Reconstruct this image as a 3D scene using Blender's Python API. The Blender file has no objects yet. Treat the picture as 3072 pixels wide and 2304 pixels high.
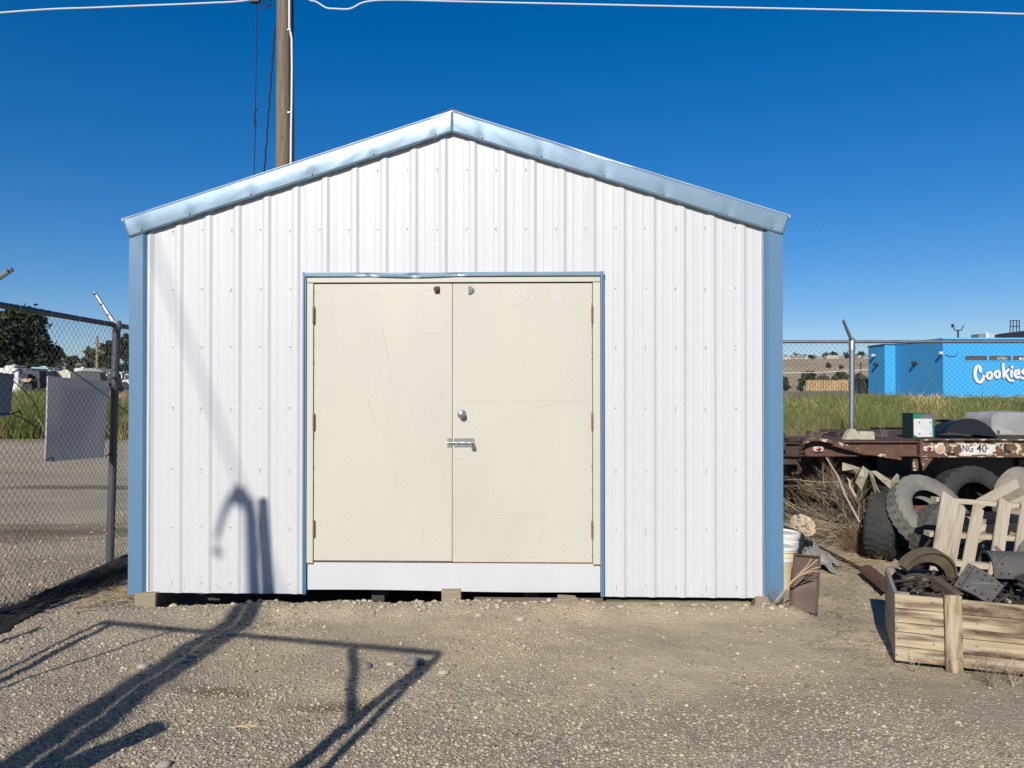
import bpy, bmesh, math, random
import numpy as np
from mathutils import Vector, Matrix, Euler
random.seed(7); rng = np.random.default_rng(7)
R = math.radians
sc = bpy.context.scene
# ---------------------------------------------------------------- camera, sky, sun
F = 2300.0; CAMH = 1.65; PITCH = 0.45
cd = bpy.data.cameras.new('camera'); cam = bpy.data.objects.new('camera', cd); sc.collection.objects.link(cam)
cd.sensor_width = 36.0; cd.lens = 36.0 * F / 3072; cd.clip_start = 0.05; cd.clip_end = 20000
cam.location = (0, 0, CAMH); cam.rotation_euler = (R(90 + PITCH), 0, 0)
sc.camera = cam
SUN_EL, SUN_AZ = 29.0, 17.5          # light travels toward +Y, a little toward +X
w = bpy.data.worlds.new('World'); sc.world = w; w.use_nodes = True
nt = w.node_tree; bg = nt.nodes['Background']
sky = nt.nodes.new('ShaderNodeTexSky'); sky.sky_type = 'NISHITA'; sky.sun_disc = False
sky.sun_elevation = R(SUN_EL); sky.sun_rotation = R(180 + SUN_AZ)
sky.altitude = 900; sky.air_density = 1.0; sky.dust_density = 0.25; sky.ozone_density = 3.0
hs = nt.nodes.new('ShaderNodeHueSaturation'); hs.inputs['Saturation'].default_value = 1.58
tn = nt.nodes.new('ShaderNodeMix'); tn.data_type = 'RGBA'; tn.blend_type = 'MULTIPLY'; tn.inputs[0].default_value = 1; tn.inputs[7].default_value = (.88, .925, 1.13, 1)
gmn = nt.nodes.new('ShaderNodeGamma'); gmn.inputs[1].default_value = .82; nt.links.new(sky.outputs[0], gmn.inputs[0]); nt.links.new(gmn.outputs[0], hs.inputs['Color']); nt.links.new(hs.outputs[0], tn.inputs[6]); nt.links.new(tn.outputs[2], bg.inputs['Color'])
bg.inputs['Strength'].default_value = 0.096
sd = bpy.data.lights.new('sun', 'SUN'); sun = bpy.data.objects.new('sun', sd); sc.collection.objects.link(sun)
sd.energy = 5.0; sd.angle = R(0.53); sd.color = (1.0, 0.955, 0.885)
LD = Vector((math.sin(R(SUN_AZ)) * math.cos(R(SUN_EL)), math.cos(R(SUN_AZ)) * math.cos(R(SUN_EL)), -math.sin(R(SUN_EL))))
sun.rotation_euler = LD.to_track_quat('-Z', 'Y').to_euler()
sun.location = -LD * 30
vs = sc.view_settings; vs.view_transform = 'Standard'; vs.look = 'None'; vs.gamma = 1; vs.exposure = 0.27; vs.use_curve_mapping = False

# ---------------------------------------------------------------- helpers
COL = sc.collection
cp, sp_ = math.cos(R(PITCH)), math.sin(R(PITCH))
def ray(px, py):
    u, v = (px - 1536) / F, -(py - 1152) / F
    return Vector((u, cp - v * sp_, sp_ + v * cp))
def P(px, py, Y):
    d = ray(px, py); return Vector((0, 0, CAMH)) + d * (Y / d.y)
def G(px, py, z=0.0):
    d = ray(px, py); return Vector((0, 0, CAMH)) + d * ((z - CAMH) / d.z)
def cast(px, py, h):
    g = G(px, py); t = h / -LD.z
    return g - LD * t

class MB:
    def __init__(s): s.v = []; s.f = []
    def add(s, vs_, fs):
        b = len(s.v); s.v += [tuple(p) for p in vs_]; s.f += [tuple(i + b for i in f) for f in fs]; return s
    def box(s, c, size, rot=None, jit=0):
        hx, hy, hz = size[0] / 2, size[1] / 2, size[2] / 2
        pts = [Vector((x, y, z)) for x in (-hx, hx) for y in (-hy, hy) for z in (-hz, hz)]
        if jit: pts = [p + Vector((random.uniform(-jit, jit), random.uniform(-jit, jit), random.uniform(-jit, jit))) for p in pts]
        if rot is not None:
            M = rot if isinstance(rot, Matrix) else Euler(rot).to_matrix()
            pts = [M @ p for p in pts]
        c = Vector(c)
        return s.add([p + c for p in pts], [(0, 1, 3, 2), (4, 6, 7, 5), (0, 4, 5, 1), (2, 3, 7, 6), (0, 2, 6, 4), (1, 5, 7, 3)])
    def tube(s, pts, r, n=6, cap=True):
        pts = [Vector(p) for p in pts]; rs = r if isinstance(r, (list, tuple)) else [r] * len(pts)
        T0 = (pts[1] - pts[0]).normalized()
        up = Vector((0, 0, 1)) if abs(T0.z) < .9 else Vector((1, 0, 0))
        U = T0.cross(up).normalized(); vs_ = []; L = len(pts)
        for i, p in enumerate(pts):
            T = (pts[min(i + 1, L - 1)] - pts[max(i - 1, 0)])
            T = T.normalized() if T.length > 1e-9 else T0
            U = (U - T * U.dot(T)); U = U.normalized() if U.length > 1e-6 else T.orthogonal().normalized()
            V = T.cross(U)
            for k in range(n):
                a = 2 * math.pi * k / n; vs_.append(p + (U * math.cos(a) + V * math.sin(a)) * rs[i])
        fs = [(i * n + k, i * n + (k + 1) % n, (i + 1) * n + (k + 1) % n, (i + 1) * n + k) for i in range(L - 1) for k in range(n)]
        if cap: fs += [tuple(range(n - 1, -1, -1)), tuple((L - 1) * n + k for k in range(n))]
        return s.add(vs_, fs)
    def prism(s, poly, d0, d1, plane='xz'):
        n = len(poly)
        def mk(a, b, d): return (a, d, b) if plane == 'xz' else ((a, b, d) if plane == 'xy' else (d, a, b))
        vs_ = [mk(a, b, d0) for a, b in poly] + [mk(a, b, d1) for a, b in poly]
        fs = [tuple(range(n)), tuple(range(2 * n - 1, n - 1, -1))] + [(i, i + n, (i + 1) % n + n, (i + 1) % n) for i in range(n)]
        return s.add(vs_, fs)
    def lathe(s, prof, n=24, M=None, cap=False):
        vs_ = []
        for r_, z in prof:
            for k in range(n):
                a = 2 * math.pi * k / n; vs_.append(Vector((r_ * math.cos(a), r_ * math.sin(a), z)))
        if M is not None: vs_ = [M @ p for p in vs_]
        m = len(prof)
        fs = [(i * n + k, i * n + (k + 1) % n, (i + 1) * n + (k + 1) % n, (i + 1) * n + k) for i in range(m - 1) for k in range(n)]
        if cap: fs += [tuple(range(n - 1, -1, -1)), tuple((m - 1) * n + k for k in range(n))]
        return s.add(vs_, fs)
    def build(s, name, m, parent=None, smooth=False, bevel=0, mw=None, **tags):
        me = bpy.data.meshes.new(name); me.from_pydata(s.v, [], s.f); me.validate(); me.update()
        bm = bmesh.new(); bm.from_mesh(me); bmesh.ops.recalc_face_normals(bm, faces=bm.faces)
        if bevel: bmesh.ops.bevel(bm, geom=bm.edges[:], offset=bevel, segments=1, affect='EDGES', clamp_overlap=True)
        bm.to_mesh(me); bm.free()
        if smooth:
            for p in me.polygons: p.use_smooth = True
            if smooth != 'full': me.set_sharp_from_angle(angle=R(40))
        me.materials.append(m); o = bpy.data.objects.new(name, me); COL.objects.link(o)
        if parent: o.parent = parent
        if mw is not None: o.matrix_world = mw if parent is None else mw
        tag(o, **tags); return o
def tag(o, label=None, cat=None, group=None, kind=None):
    if label: o['label'] = label
    if cat: o['category'] = cat
    if group: o['group'] = group
    if kind: o['kind'] = kind
    return o
def thing(name, label, cat, loc=(0, 0, 0), rot=(0, 0, 0), group=None):
    o = bpy.data.objects.new(name, None); COL.objects.link(o); o.empty_display_size = .2
    o.location = loc; o.rotation_euler = rot
    return tag(o, label, cat, group)
def raw(name, verts, faces, m, parent=None, col=None, smooth=False, **tags):
    """numpy mesh: verts (n,3); faces (m,3) or (m,4) or flat list with sizes"""
    me = bpy.data.meshes.new(name)
    verts = np.ascontiguousarray(verts, dtype=np.float32)
    k = faces.shape[1]; nf = len(faces)
    me.vertices.add(len(verts)); me.vertices.foreach_set('co', verts.ravel())
    me.loops.add(nf * k); me.loops.foreach_set('vertex_index', faces.astype(np.int32).ravel())
    me.polygons.add(nf); me.polygons.foreach_set('loop_start', np.arange(0, nf * k, k, dtype=np.int32))
    me.update(calc_edges=True)
    if col is not None:
        a = me.color_attributes.new('tint', 'FLOAT_COLOR', 'POINT')
        c4 = np.ones((len(verts), 4), dtype=np.float32); c4[:, :3] = col; a.data.foreach_set('color', c4.ravel())
    if smooth: me.polygons.foreach_set('use_smooth', np.ones(nf, dtype=bool))
    me.materials.append(m); o = bpy.data.objects.new(name, me); COL.objects.link(o)
    if parent: o.parent = parent
    tag(o, **tags); return o
def hsh(ix, iy, s):
    n = (ix.astype(np.int64) * 374761393 + iy.astype(np.int64) * 668265263 + s * 974634777) & 0x7fffffff
    n = ((n ^ (n >> 13)) * 1274126177) & 0x7fffffff
    return ((n ^ (n >> 16)) & 0xffffff) / float(0xffffff)
def vnoise(x, y, s=0):
    x = np.asarray(x, float); y = np.asarray(y, float)
    ix = np.floor(x); iy = np.floor(y); fx = x - ix; fy = y - iy
    fx = fx * fx * (3 - 2 * fx); fy = fy * fy * (3 - 2 * fy)
    a = hsh(ix, iy, s); b = hsh(ix + 1, iy, s); c = hsh(ix, iy + 1, s); d = hsh(ix + 1, iy + 1, s)
    return (a * (1 - fx) + b * fx) * (1 - fy) + (c * (1 - fx) + d * fx) * fy - .5
def sstep(a, b, x): t = np.clip((x - a) / (b - a), 0, 1); return t * t * (3 - 2 * t)
def srgb(*c):
    return tuple(((v / 255) / 12.92 if v / 255 <= .04045 else ((v / 255 + .055) / 1.055) ** 2.4) for v in c)

# ---------------------------------------------------------------- materials
def mat(name, c1, c2=None, rough=.7, metal=0, scale=6, stretch=(1, 1, 1), bump=0, bscale=40, bdist=.01, layers=(), detail=5, spec=.5, rvar=0, attr=False, coat=0):
    m = bpy.data.materials.new(name); m.use_nodes = True; t = m.node_tree; N = t.nodes; L = t.links
    b = N['Principled BSDF']; b.inputs['Roughness'].default_value = rough; b.inputs['Metallic'].default_value = metal
    b.inputs['Specular IOR Level'].default_value = spec; b.inputs['Coat Weight'].default_value = coat
    sk = lambda q: tuple(.80 * v for v in q) if q else q
    if not attr: c1, c2 = sk(c1), sk(c2)
    layers = [(sk(q[0]), *q[1:]) for q in layers]
    tc = N.new('ShaderNodeTexCoord')
    oi = N.new('ShaderNodeObjectInfo')
    def coords(st):
        mp = N.new('ShaderNodeMapping'); mp.inputs['Scale'].default_value = st
        L.new(tc.outputs['Object'], mp.inputs['Vector'])
        ad = N.new('ShaderNodeVectorMath'); ad.operation = 'ADD'
        mu = N.new('ShaderNodeMath'); mu.operation = 'MULTIPLY'; mu.inputs[1].default_value = 13.7
        L.new(oi.outputs['Random'], mu.inputs[0]); L.new(mp.outputs[0], ad.inputs[0]); L.new(mu.outputs[0], ad.inputs[1])
        return ad.outputs[0]
    def noise(sc_, st=(1, 1, 1), d=detail, dist=0):
        n = N.new('ShaderNodeTexNoise'); n.inputs['Scale'].default_value = sc_; n.inputs['Detail'].default_value = d
        n.inputs['Distortion'].default_value = dist; n.inputs['Roughness'].default_value = .6
        L.new(coords(st), n.inputs['Vector']); return n.outputs['Fac']
    def ramp(src, lo, hi):
        r = N.new('ShaderNodeMapRange'); r.inputs['From Min'].default_value = lo; r.inputs['From Max'].default_value = hi
        L.new(src, r.inputs['Value']); return r.outputs[0]
    def mix(fac, a, bb):
        x = N.new('ShaderNodeMix'); x.data_type = 'RGBA'
        L.new(fac, x.inputs[0])
        for inp, v in ((x.inputs[6], a), (x.inputs[7], bb)):
            if isinstance(v, tuple): inp.default_value = (*v[:3], 1)
            else: L.new(v, inp)
        return x.outputs[2]
    col = c1
    if attr:
        at = N.new('ShaderNodeAttribute'); at.attribute_name = 'tint'; col = at.outputs['Color']
        if c2:
            x = N.new('ShaderNodeMix'); x.data_type = 'RGBA'; x.blend_type = 'MULTIPLY'; x.inputs[0].default_value = 1
            L.new(mix(ramp(noise(scale, stretch), .35, .65), (1, 1, 1), c2), x.inputs[7]); L.new(col, x.inputs[6]); col = x.outputs[2]
    elif c2: col = mix(ramp(noise(scale, stretch), .35, .65), c1, c2)
    for (lc, ls, lo, hi, lst) in layers:
        col = mix(ramp(noise(ls, lst, 6, .3), lo, hi), col, lc)
    if isinstance(col, tuple): b.inputs['Base Color'].default_value = (*col, 1)
    else: L.new(col, b.inputs['Base Color'])
    if rvar:
        r = N.new('ShaderNodeMapRange'); r.inputs['To Min'].default_value = max(rough - rvar, .05); r.inputs['To Max'].default_value = min(rough + rvar, 1)
        L.new(noise(scale * 2.3, stretch), r.inputs['Value']); L.new(r.outputs[0], b.inputs['Roughness'])
    if bump:
        bn = N.new('ShaderNodeBump'); bn.inputs['Strength'].default_value = bump; bn.inputs['Distance'].default_value = bdist
        L.new(noise(bscale, stretch, 5), bn.inputs['Height']); L.new(bn.outputs[0], b.inputs['Normal'])
    return m
U1 = (1, 1, 1)
M = {}
M['panel'] = mat('white_panel_paint', (.575, .58, .59), (.55, .555, .565), .45, scale=1.3, stretch=(3, 1, .3), bump=.05, bscale=3, bdist=.02,
                 layers=[((.55, .52, .46), 14, .66, .85, (3, 1, .5)), ((.42, .36, .27), 60, .74, .84, (2, 1, 1))])
M['panel_seam'] = mat('panel_lap', (.6, .6, .61), rough=.5)
M['trim'] = mat('blue_trim_paint', (.092, .19, .315), (.10, .205, .33), .45, scale=1.5, stretch=(1, 1, .4), bump=.03, bscale=2.5, bdist=.02,
                layers=[((.35, .42, .48), 30, .74, .8, (1, 1, 1))])
M['fascia'] = mat('glossy_blue_grey_flashing', (.19, .285, .37), (.22, .315, .40), .40, metal=.28, scale=1.2, bump=.10, bscale=5, bdist=.02, rvar=.06)
M['galv'] = mat('galvanised_steel', (.42, .44, .46), (.34, .36, .38), .42, metal=.8, scale=14, bump=.05, rvar=.1)
M['galv_dull'] = mat('dull_galvanised_pipe', (.33, .35, .37), (.26, .28, .30), .55, metal=.5, scale=20, rvar=.1)
M['pipe_dark'] = mat('darkened_pipe', (.10, .105, .115), (.13, .135, .145), .42, metal=.5, scale=20, rvar=.1)
M['wire'] = mat('chain_link_wire', (.14, .145, .15), rough=.6, metal=.3)
M['wire_dark'] = mat('weathered_dark_wire', (.13, .13, .13), rough=.6, metal=.3)
M['door'] = mat('cream_door_paint', (.545, .52, .43), (.53, .505, .42), .5, scale=1.6, stretch=(1, 1, .5), bump=.04, bscale=5, bdist=.01,
                layers=[((.47, .455, .385), 1.3, .45, .8, (1, 1, .4)), ((.55, .49, .405), 2.2, .60, .78, (1, 1, .5)), ((.42, .41, .35), 25, .70, .8, (1, 1, 1)), ((.40, .27, .15), 55, .76, .83, (1, 1, .6))])
M['rust_edge'] = mat('rusty_edge', (.20, .09, .045), (.32, .17, .08), .85, scale=30)
M['scratch'] = mat('scratch_mark', (.42, .37, .30), rough=.8)
M['stain'] = mat('rust_stain', (.56, .42, .24), rough=.8)
M['hinge'] = mat('rusted_hinge', (.16, .09, .05), (.28, .22, .17), .75, metal=.3, scale=60, bump=.3, bscale=120, bdist=.002)
M['chrome'] = mat('bright_zinc', (.75, .76, .78), (.6, .6, .62), .22, metal=.9, scale=30)
M['padlock'] = mat('padlock_metal', (.16, .16, .17), (.25, .24, .22), .4, metal=.8)
M['oldlock'] = mat('brown_lock_stub', (.13, .045, .02), (.08, .04, .03), .7, metal=.3, scale=40)
M['greylock'] = mat('grey_lock_stub', (.13, .15, .14), (.22, .24, .22), .6, metal=.4, scale=50)
M['patch'] = mat('white_filler', (.8, .8, .82), rough=.5)
M['roof'] = mat('roof_metal', (.62, .64, .66), (.55, .57, .6), .45, scale=2)
M['dark_metal'] = mat('dark_painted_steel', (.022, .021, .020), rough=.5)
M['black'] = mat('black_paint', (.012, .013, .016), rough=.45)
M['subfloor'] = mat('dark_subfloor_wood', (.06, .05, .04), (.04, .035, .03), .9)
wl = lambda dk, th: (dk, 5, th, th + .16, (.35, 2.2, 2.2))
M['wood_old'] = mat('weathered_grey_wood', (.36, .31, .25), (.23, .19, .145), .85, scale=5, stretch=(.6, 14, 14), bump=.5, bscale=6, bdist=.004,
                    layers=[wl((.15, .095, .05), .53), ((.46, .41, .34), 7, .55, .75, (.3, 6, 6))])
M['wood_crate'] = mat('sun_bleached_crate_wood', (.50, .40, .26), (.36, .27, .155), .8, scale=4, stretch=(.6, 13, 13), bump=.5, bscale=6, bdist=.004,
                      layers=[wl((.085, .045, .022), .46), ((.50, .455, .39), 7, .54, .75, (.3, 5, 5)), ((.05, .03, .02), 26, .72, .76, (.5, 1, 1))])
M['wood_pallet'] = mat('pale_pallet_wood', (.50, .43, .325), (.40, .33, .235), .8, scale=4, stretch=(.6, 12, 12), bump=.4, bscale=6, bdist=.003,
                       layers=[wl((.27, .16, .085), .57), ((.56, .5, .42), 7, .56, .75, (.3, 5, 5))])
M['wood_block'] = mat('earthy_block_wood', (.33, .27, .185), (.25, .20, .13), .9, scale=6, stretch=(.6, 8, 8), bump=.4, bscale=8, bdist=.004)
M['pole'] = mat('weathered_pole_wood', (.20, .155, .11), (.13, .10, .07), .9, scale=9, stretch=(5, 5, .25), bump=.7, bscale=9, bdist=.012,
                layers=[((.27, .22, .165), 8, .55, .7, (5, 5, .2)), ((.07, .05, .035), 9, .62, .68, (4, 4, .6))])
M['cable_white'] = mat('white_cable', (.72, .72, .72), rough=.5)
M['cable_black'] = mat('black_cable', (.012, .012, .018), rough=.6)
M['rust'] = mat('brown_rusted_steel', (.135, .062, .038), (.085, .042, .03), .85, scale=9, bump=.4, bscale=50, bdist=.003,
                layers=[((.19, .10, .065), 20, .58, .75, U1)])
M['rust_dark'] = mat('dark_rusted_steel', (.045, .03, .024), (.07, .04, .028), .9, scale=9, bump=.4, bscale=50, bdist=.003)
M['rust_peel'] = mat('rusted_steel_with_peeling_paint', (.14, .07, .04), (.09, .05, .03), .85, scale=9, bump=.4, bscale=30, bdist=.004,
                     layers=[((.55, .47, .33), 13, .545, .56, U1), ((.20, .12, .07), 26, .62, .66, U1)])
M['paint_patch'] = mat('flaking_white_paint', (.66, .64, .60), (.58, .54, .48), .7, scale=12, layers=[((.18, .10, .06), 20, .60, .62, U1)])
M['lettering'] = mat('black_lettering', (.035, .035, .035), rough=.7, layers=[((.5, .48, .44), 45, .62, .64, U1)])
M['reflector'] = mat('red_reflector', (.28, .015, .02), rough=.25)
M['lamp_rim'] = mat('dirty_white_lamp', (.62, .60, .56), (.5, .48, .44), .4, scale=30)
M['amber'] = mat('faded_amber_reflector', (.62, .34, .20), (.5, .3, .2), .35, scale=40)
M['tyre'] = mat('dusty_black_rubber', (.022, .022, .022), (.038, .037, .034), .85, scale=7, bump=.3, bscale=60, bdist=.002, layers=[((.075, .07, .062), 5, .6, .85, U1)])
M['tyre_dusty'] = mat('dust_covered_rubber', (.20, .19, .165), (.15, .14, .12), .92, scale=6, bump=.3, bscale=60, bdist=.002, layers=[((.26, .24, .21), 9, .55, .75, U1)])
M['tyre_mid'] = mat('grey_worn_rubber', (.05, .05, .046), (.085, .08, .07), .9, scale=8, bump=.3, bscale=60, bdist=.002)
M['plastic_white'] = mat('white_pail_plastic', (.76, .75, .70), (.7, .68, .62), .45, scale=5)
M['plastic_yellow'] = mat('yellowed_pail_plastic', (.72, .58, .33), (.76, .66, .45), .45, scale=3, stretch=(1, 1, 2))
M['brown_tray'] = mat('brown_metal_tray', (.13, .085, .06), (.10, .065, .05), .6, metal=.15, scale=5, bump=.2, bscale=40, bdist=.002,
                      layers=[((.24, .17, .10), 4, .58, .75, U1)])
M['shoe'] = mat('olive_brown_iron', (.145, .115, .06), (.09, .07, .045), .75, metal=.15, scale=10, bump=.3, bscale=40, bdist=.003)
M['lining'] = mat('grey_brake_lining', (.095, .088, .08), (.07, .066, .06), .85, scale=7, bump=.4, bscale=40, bdist=.002,
                  layers=[((.17, .165, .155), 12, .56, .75, (.5, 4, 4))])
M['iron'] = mat('dark_scrap_iron', (.035, .03, .026), (.065, .05, .036), .8, metal=.2, scale=10, bump=.4, bscale=40, bdist=.004)
M['iron_pale'] = mat('pale_scrap_iron', (.26, .25, .23), (.18, .16, .13), .6, metal=.3, scale=15)
M['hole'] = mat('rivet_hole', (.008, .008, .008), rough=1)
M['twig'] = mat('dry_twigs', None, (.75, .7, .65), .9, attr=True)
M['leaf'] = mat('plant_leaves', None, (.8, .8, .75), .7, attr=True, scale=2, spec=.25)
M['stonevar'] = mat('stones', None, (.8, .78, .75), .85, attr=True, scale=50, spec=.3)
M['stone'] = mat('river_stone', (.36, .33, .28), (.28, .26, .22), .8, scale=25, bump=.3, bscale=60, bdist=.002)
M['stone_dark'] = mat('dark_river_stone', (.15, .15, .145), (.2, .19, .17), .8, scale=25, bump=.3, bscale=60, bdist=.002)
M['stone_pale'] = mat('pale_river_stone', (.47, .42, .33), (.40, .36, .285), .8, scale=25, bump=.2, bscale=60, bdist=.002)
M['banner'] = mat('slate_grey_vinyl', (.15, .15, .185), (.13, .13, .16), .55, scale=3, bump=.2, bscale=5, bdist=.02)
_t = M['banner'].node_tree; _tr = _t.nodes.new('ShaderNodeBsdfTranslucent'); _tr.inputs[0].default_value = (.26, .27, .30, 1); _ms = _t.nodes.new('ShaderNodeMixShader'); _ms.inputs[0].default_value = .6
_t.links.new(_t.nodes['Principled BSDF'].outputs[0], _ms.inputs[1]); _t.links.new(_tr.outputs[0], _ms.inputs[2]); _t.links.new(_ms.outputs[0], _t.nodes['Material Output'].inputs[0])
M['banner_edge'] = mat('white_hem', (.6, .6, .58), rough=.6)
M['fabric_shade'] = mat('black_cloth_and_shade', (.009, .009, .009), (.018, .017, .015), .9, scale=12, bump=.5, bscale=25, bdist=.01)  # the black takes in the shade at the fence foot
M['sheet_grey'] = mat('dusty_grey_plastic_sheet', (.42, .42, .42), (.33, .32, .30), .6, scale=6, layers=[((.40, .34, .25), 8, .5, .7, U1)])
M['cloth_tan'] = mat('tan_torn_cloth', (.38, .34, .25), (.30, .27, .19), .9, scale=14, bump=.4, bscale=30, bdist=.004)
M['foam'] = mat('pale_olive_foam', (.44, .42, .31), (.36, .34, .25), .9, scale=14)
M['cushion'] = mat('grey_vinyl_cushion', (.36, .36, .36), (.27, .27, .27), .8, scale=4, bump=.5, bscale=6, bdist=.02)
M['green_box'] = mat('green_box_paint', (.02, .22, .12), (.015, .16, .09), .4, scale=8)
M['grey_box'] = mat('grey_box_paint', (.12, .14, .14), rough=.5)
M['dark_green_box'] = mat('dark_green_box_paint', (.008, .03, .028), rough=.5)
M['white_plate'] = mat('scuffed_white_plate', (.66, .66, .67), (.55, .55, .56), .5, scale=12)
M['fender'] = mat('glossy_black_plastic', (.01, .01, .012), rough=.45)
M['red_box'] = mat('brick_red_wood', (.22, .07, .04), (.15, .05, .03), .8, scale=10)
M['bld'] = mat('bright_blue_stucco', (.035, .375, .76), (.032, .36, .735), .75, scale=3, bump=.12, bscale=3, bdist=.05)
M['bld_cap'] = mat('sky_blue_parapet_cap', (.10, .46, .82), rough=.5)
M['letter_white'] = mat('white_sign_letter', (.80, .80, .82), rough=.5)
M['letter_edge'] = mat('navy_letter_backing', (.02, .07, .22), rough=.5)
M['glass'] = mat('dark_window_film', (.09, .105, .10), (.06, .07, .07), .15, scale=3)
M['shop_print'] = mat('white_window_print', (.7, .7, .7), rough=.6)
M['concrete'] = mat('pale_concrete', (.50, .48, .44), (.42, .40, .36), .9, scale=3)
M['yellow_fence'] = mat('fresh_yellow_boards', (.62, .42, .19), (.5, .32, .14), .8, scale=4)
M['house_white'] = mat('white_house_wall', (.66, .65, .62), rough=.8)
M['house_tan'] = mat('tan_house_wall', (.45, .40, .33), rough=.8)
M['house_roof'] = mat('grey_house_roof', (.25, .24, .23), rough=.9)
M['camper'] = mat('white_camper_shell', (.68, .68, .66), (.60, .60, .57), .45, scale=2)
M['camper_cream'] = mat('cream_camper_shell', (.64, .60, .48), (.58, .55, .45), .45, scale=2)
M['teal_roof'] = mat('pale_teal_roof', (.30, .48, .46), rough=.6)
M['tarp'] = mat('charcoal_tarp', (.06, .065, .07), (.085, .085, .085), .8, scale=2, bump=.6, bscale=2, bdist=.15)
M['greenhouse'] = mat('grey_green_sheeting', (.24, .29, .27), (.3, .34, .32), .6, scale=2)
M['boat'] = mat('tan_hull', (.48, .34, .18), rough=.6)
M['navy'] = mat('navy_cover', (.02, .03, .06), rough=.7)
M['bark'] = mat('tree_bark', (.09, .07, .05), (.06, .045, .035), .95, scale=6)

# ---------------------------------------------------------------- ground
SX0 = -2.95
def gz(x, y):
    x = np.asarray(x, float); y = np.asarray(y, float)
    far = .9 * sstep(22, 62, y) + .45 * sstep(60, 95, y) - .15 * sstep(110, 160, y)
    fade = 1 / (1 + np.maximum(y - 12, 0) * .2)
    n = .030 * vnoise(x * .9, y * .9, 1) + .022 * vnoise(x * 2.6, y * 2.6, 2) + .012 * vnoise(x * 8, y * 8, 3) + .008 * vnoise(x * 22, y * 22, 4)
    # loose soil piled along the shed base
    berm = np.exp(-((y - 5.72) / .16) ** 2) * sstep(-2.8, -2.3, x) * (1 - sstep(2.0, 2.3, x)) * (.062 + .05 * vnoise(x * 3.3, y * 2, 9) + .03 * vnoise(x * 11, y * 8, 12))
    und = -.16 * sstep(5.86, 6.1, y) * (1 - sstep(9.2, 9.6, y)) * sstep(-2.9, -2.7, x) * (1 - sstep(1.9, 2.05, x))
    return far + (n + berm) * fade + und
def axis(lo, hi, fine, outer, growth=1.13, lo_out=None, hi_out=None):
    mid = list(np.arange(lo, hi, fine)); a = mid[0]; st = fine; left = []
    while a > lo_out: st = min(st * growth, 120); a -= st; left.append(a)
    b = mid[-1]; st = fine; right = []
    while b < hi_out: st = min(st * growth, 120); b += st; right.append(b)
    return np.array(left[::-1] + mid + right)
xs = axis(-5.2, 4.6, .03, 0, lo_out=-2600, hi_out=2600, growth=1.16)
ys = axis(3.0, 9.0, .03, 0, lo_out=-60, hi_out=6000, growth=1.14)
XX, YY = np.meshgrid(xs, ys); ZZ = gz(XX, YY)
nx, ny = len(xs), len(ys); idx = np.arange(nx * ny).reshape(ny, nx)
fq = np.stack([idx[:-1, :-1].ravel(), idx[:-1, 1:].ravel(), idx[1:, 1:].ravel(), idx[1:, :-1].ravel()], 1)

gm = bpy.data.materials.new('gravel_yard'); gm.use_nodes = True
t = gm.node_tree; N = t.nodes; L = t.links; b = N['Principled BSDF']; b.inputs['Roughness'].default_value = .95; b.inputs['Specular IOR Level'].default_value = .15
tc = N.new('ShaderNodeTexCoord'); OC = tc.outputs['Object']
def nz(scale, det=6, rough=.6, dist=0, vec=None):
    n = N.new('ShaderNodeTexNoise'); n.inputs['Scale'].default_value = scale; n.inputs['Detail'].default_value = det
    n.inputs['Roughness'].default_value = rough; n.inputs['Distortion'].default_value = dist; L.new(vec or OC, n.inputs['Vector']); return n.outputs['Fac']
def mr(src, a, b_, c=0, d=1):
    r = N.new('ShaderNodeMapRange'); r.inputs[1].default_value = a; r.inputs[2].default_value = b_; r.inputs[3].default_value = c; r.inputs[4].default_value = d
    L.new(src, r.inputs[0]); return r.outputs[0]
def mx(f, a, c, bt='MIX'):
    x = N.new('ShaderNodeMix'); x.data_type = 'RGBA'; x.blend_type = bt
    if isinstance(f, (int, float)): x.inputs[0].default_value = f
    else: L.new(f, x.inputs[0])
    for inp, v in ((x.inputs[6], a), (x.inputs[7], c)):
        if isinstance(v, tuple): inp.default_value = (*v, 1)
        else: L.new(v, inp)
    return x.outputs[2]
def mth(op, a, c=None):
    x = N.new('ShaderNodeMath'); x.operation = op
    for i, v in enumerate((a, c)):
        if v is None: continue
        if isinstance(v, (int, float)): x.inputs[i].default_value = v
        else: L.new(v, x.inputs[i])
    x.use_clamp = False; return x.outputs[0]
sx = N.new('ShaderNodeSeparateXYZ'); L.new(OC, sx.inputs[0]); gx, gy = sx.outputs[0], sx.outputs[1]
dust = mx(mr(nz(1.7), .35, .65), (.46, .395, .29), (.40, .345, .26))
grav = mx(mr(nz(55, 4), .35, .65), (.25, .22, .18), (.38, .34, .28))
front = mth('ADD', mr(gy, 4.6, 3.5, 0, .36), mr(gx, .8, -3.0, 0, .42))
gf = mr(mth('ADD', nz(1.1, 5), mth('MULTIPLY', front, .55)), .50, .72)
c = mx(gf, dust, grav)
back = mr(gy, 7.2, 8.4)
road = mx(mr(nz(.8, 5, .6, 0), .4, .62), (.32, .285, .235), (.40, .355, .285))
road = mx(mr(nz(40, 3), .4, .7), road, (.36, .33, .28))
mpv = N.new('ShaderNodeMapping'); mpv.inputs['Scale'].default_value = (.12, .9, 1); mpv.inputs['Rotation'].default_value = (0, 0, R(-8)); L.new(OC, mpv.inputs[0])
road = mx(mr(nz(1.0, 4, .5, .4, mpv.outputs[0]), .56, .66), road, (.15, .115, .08))
asph = mr(gy, 13, 17)
road = mx(asph, road, mx(mr(nz(2.0, 5), .3, .7), (.36, .315, .25), (.44, .385, .305)))
leftm = mr(gx, -2.0, -3.6)
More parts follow.
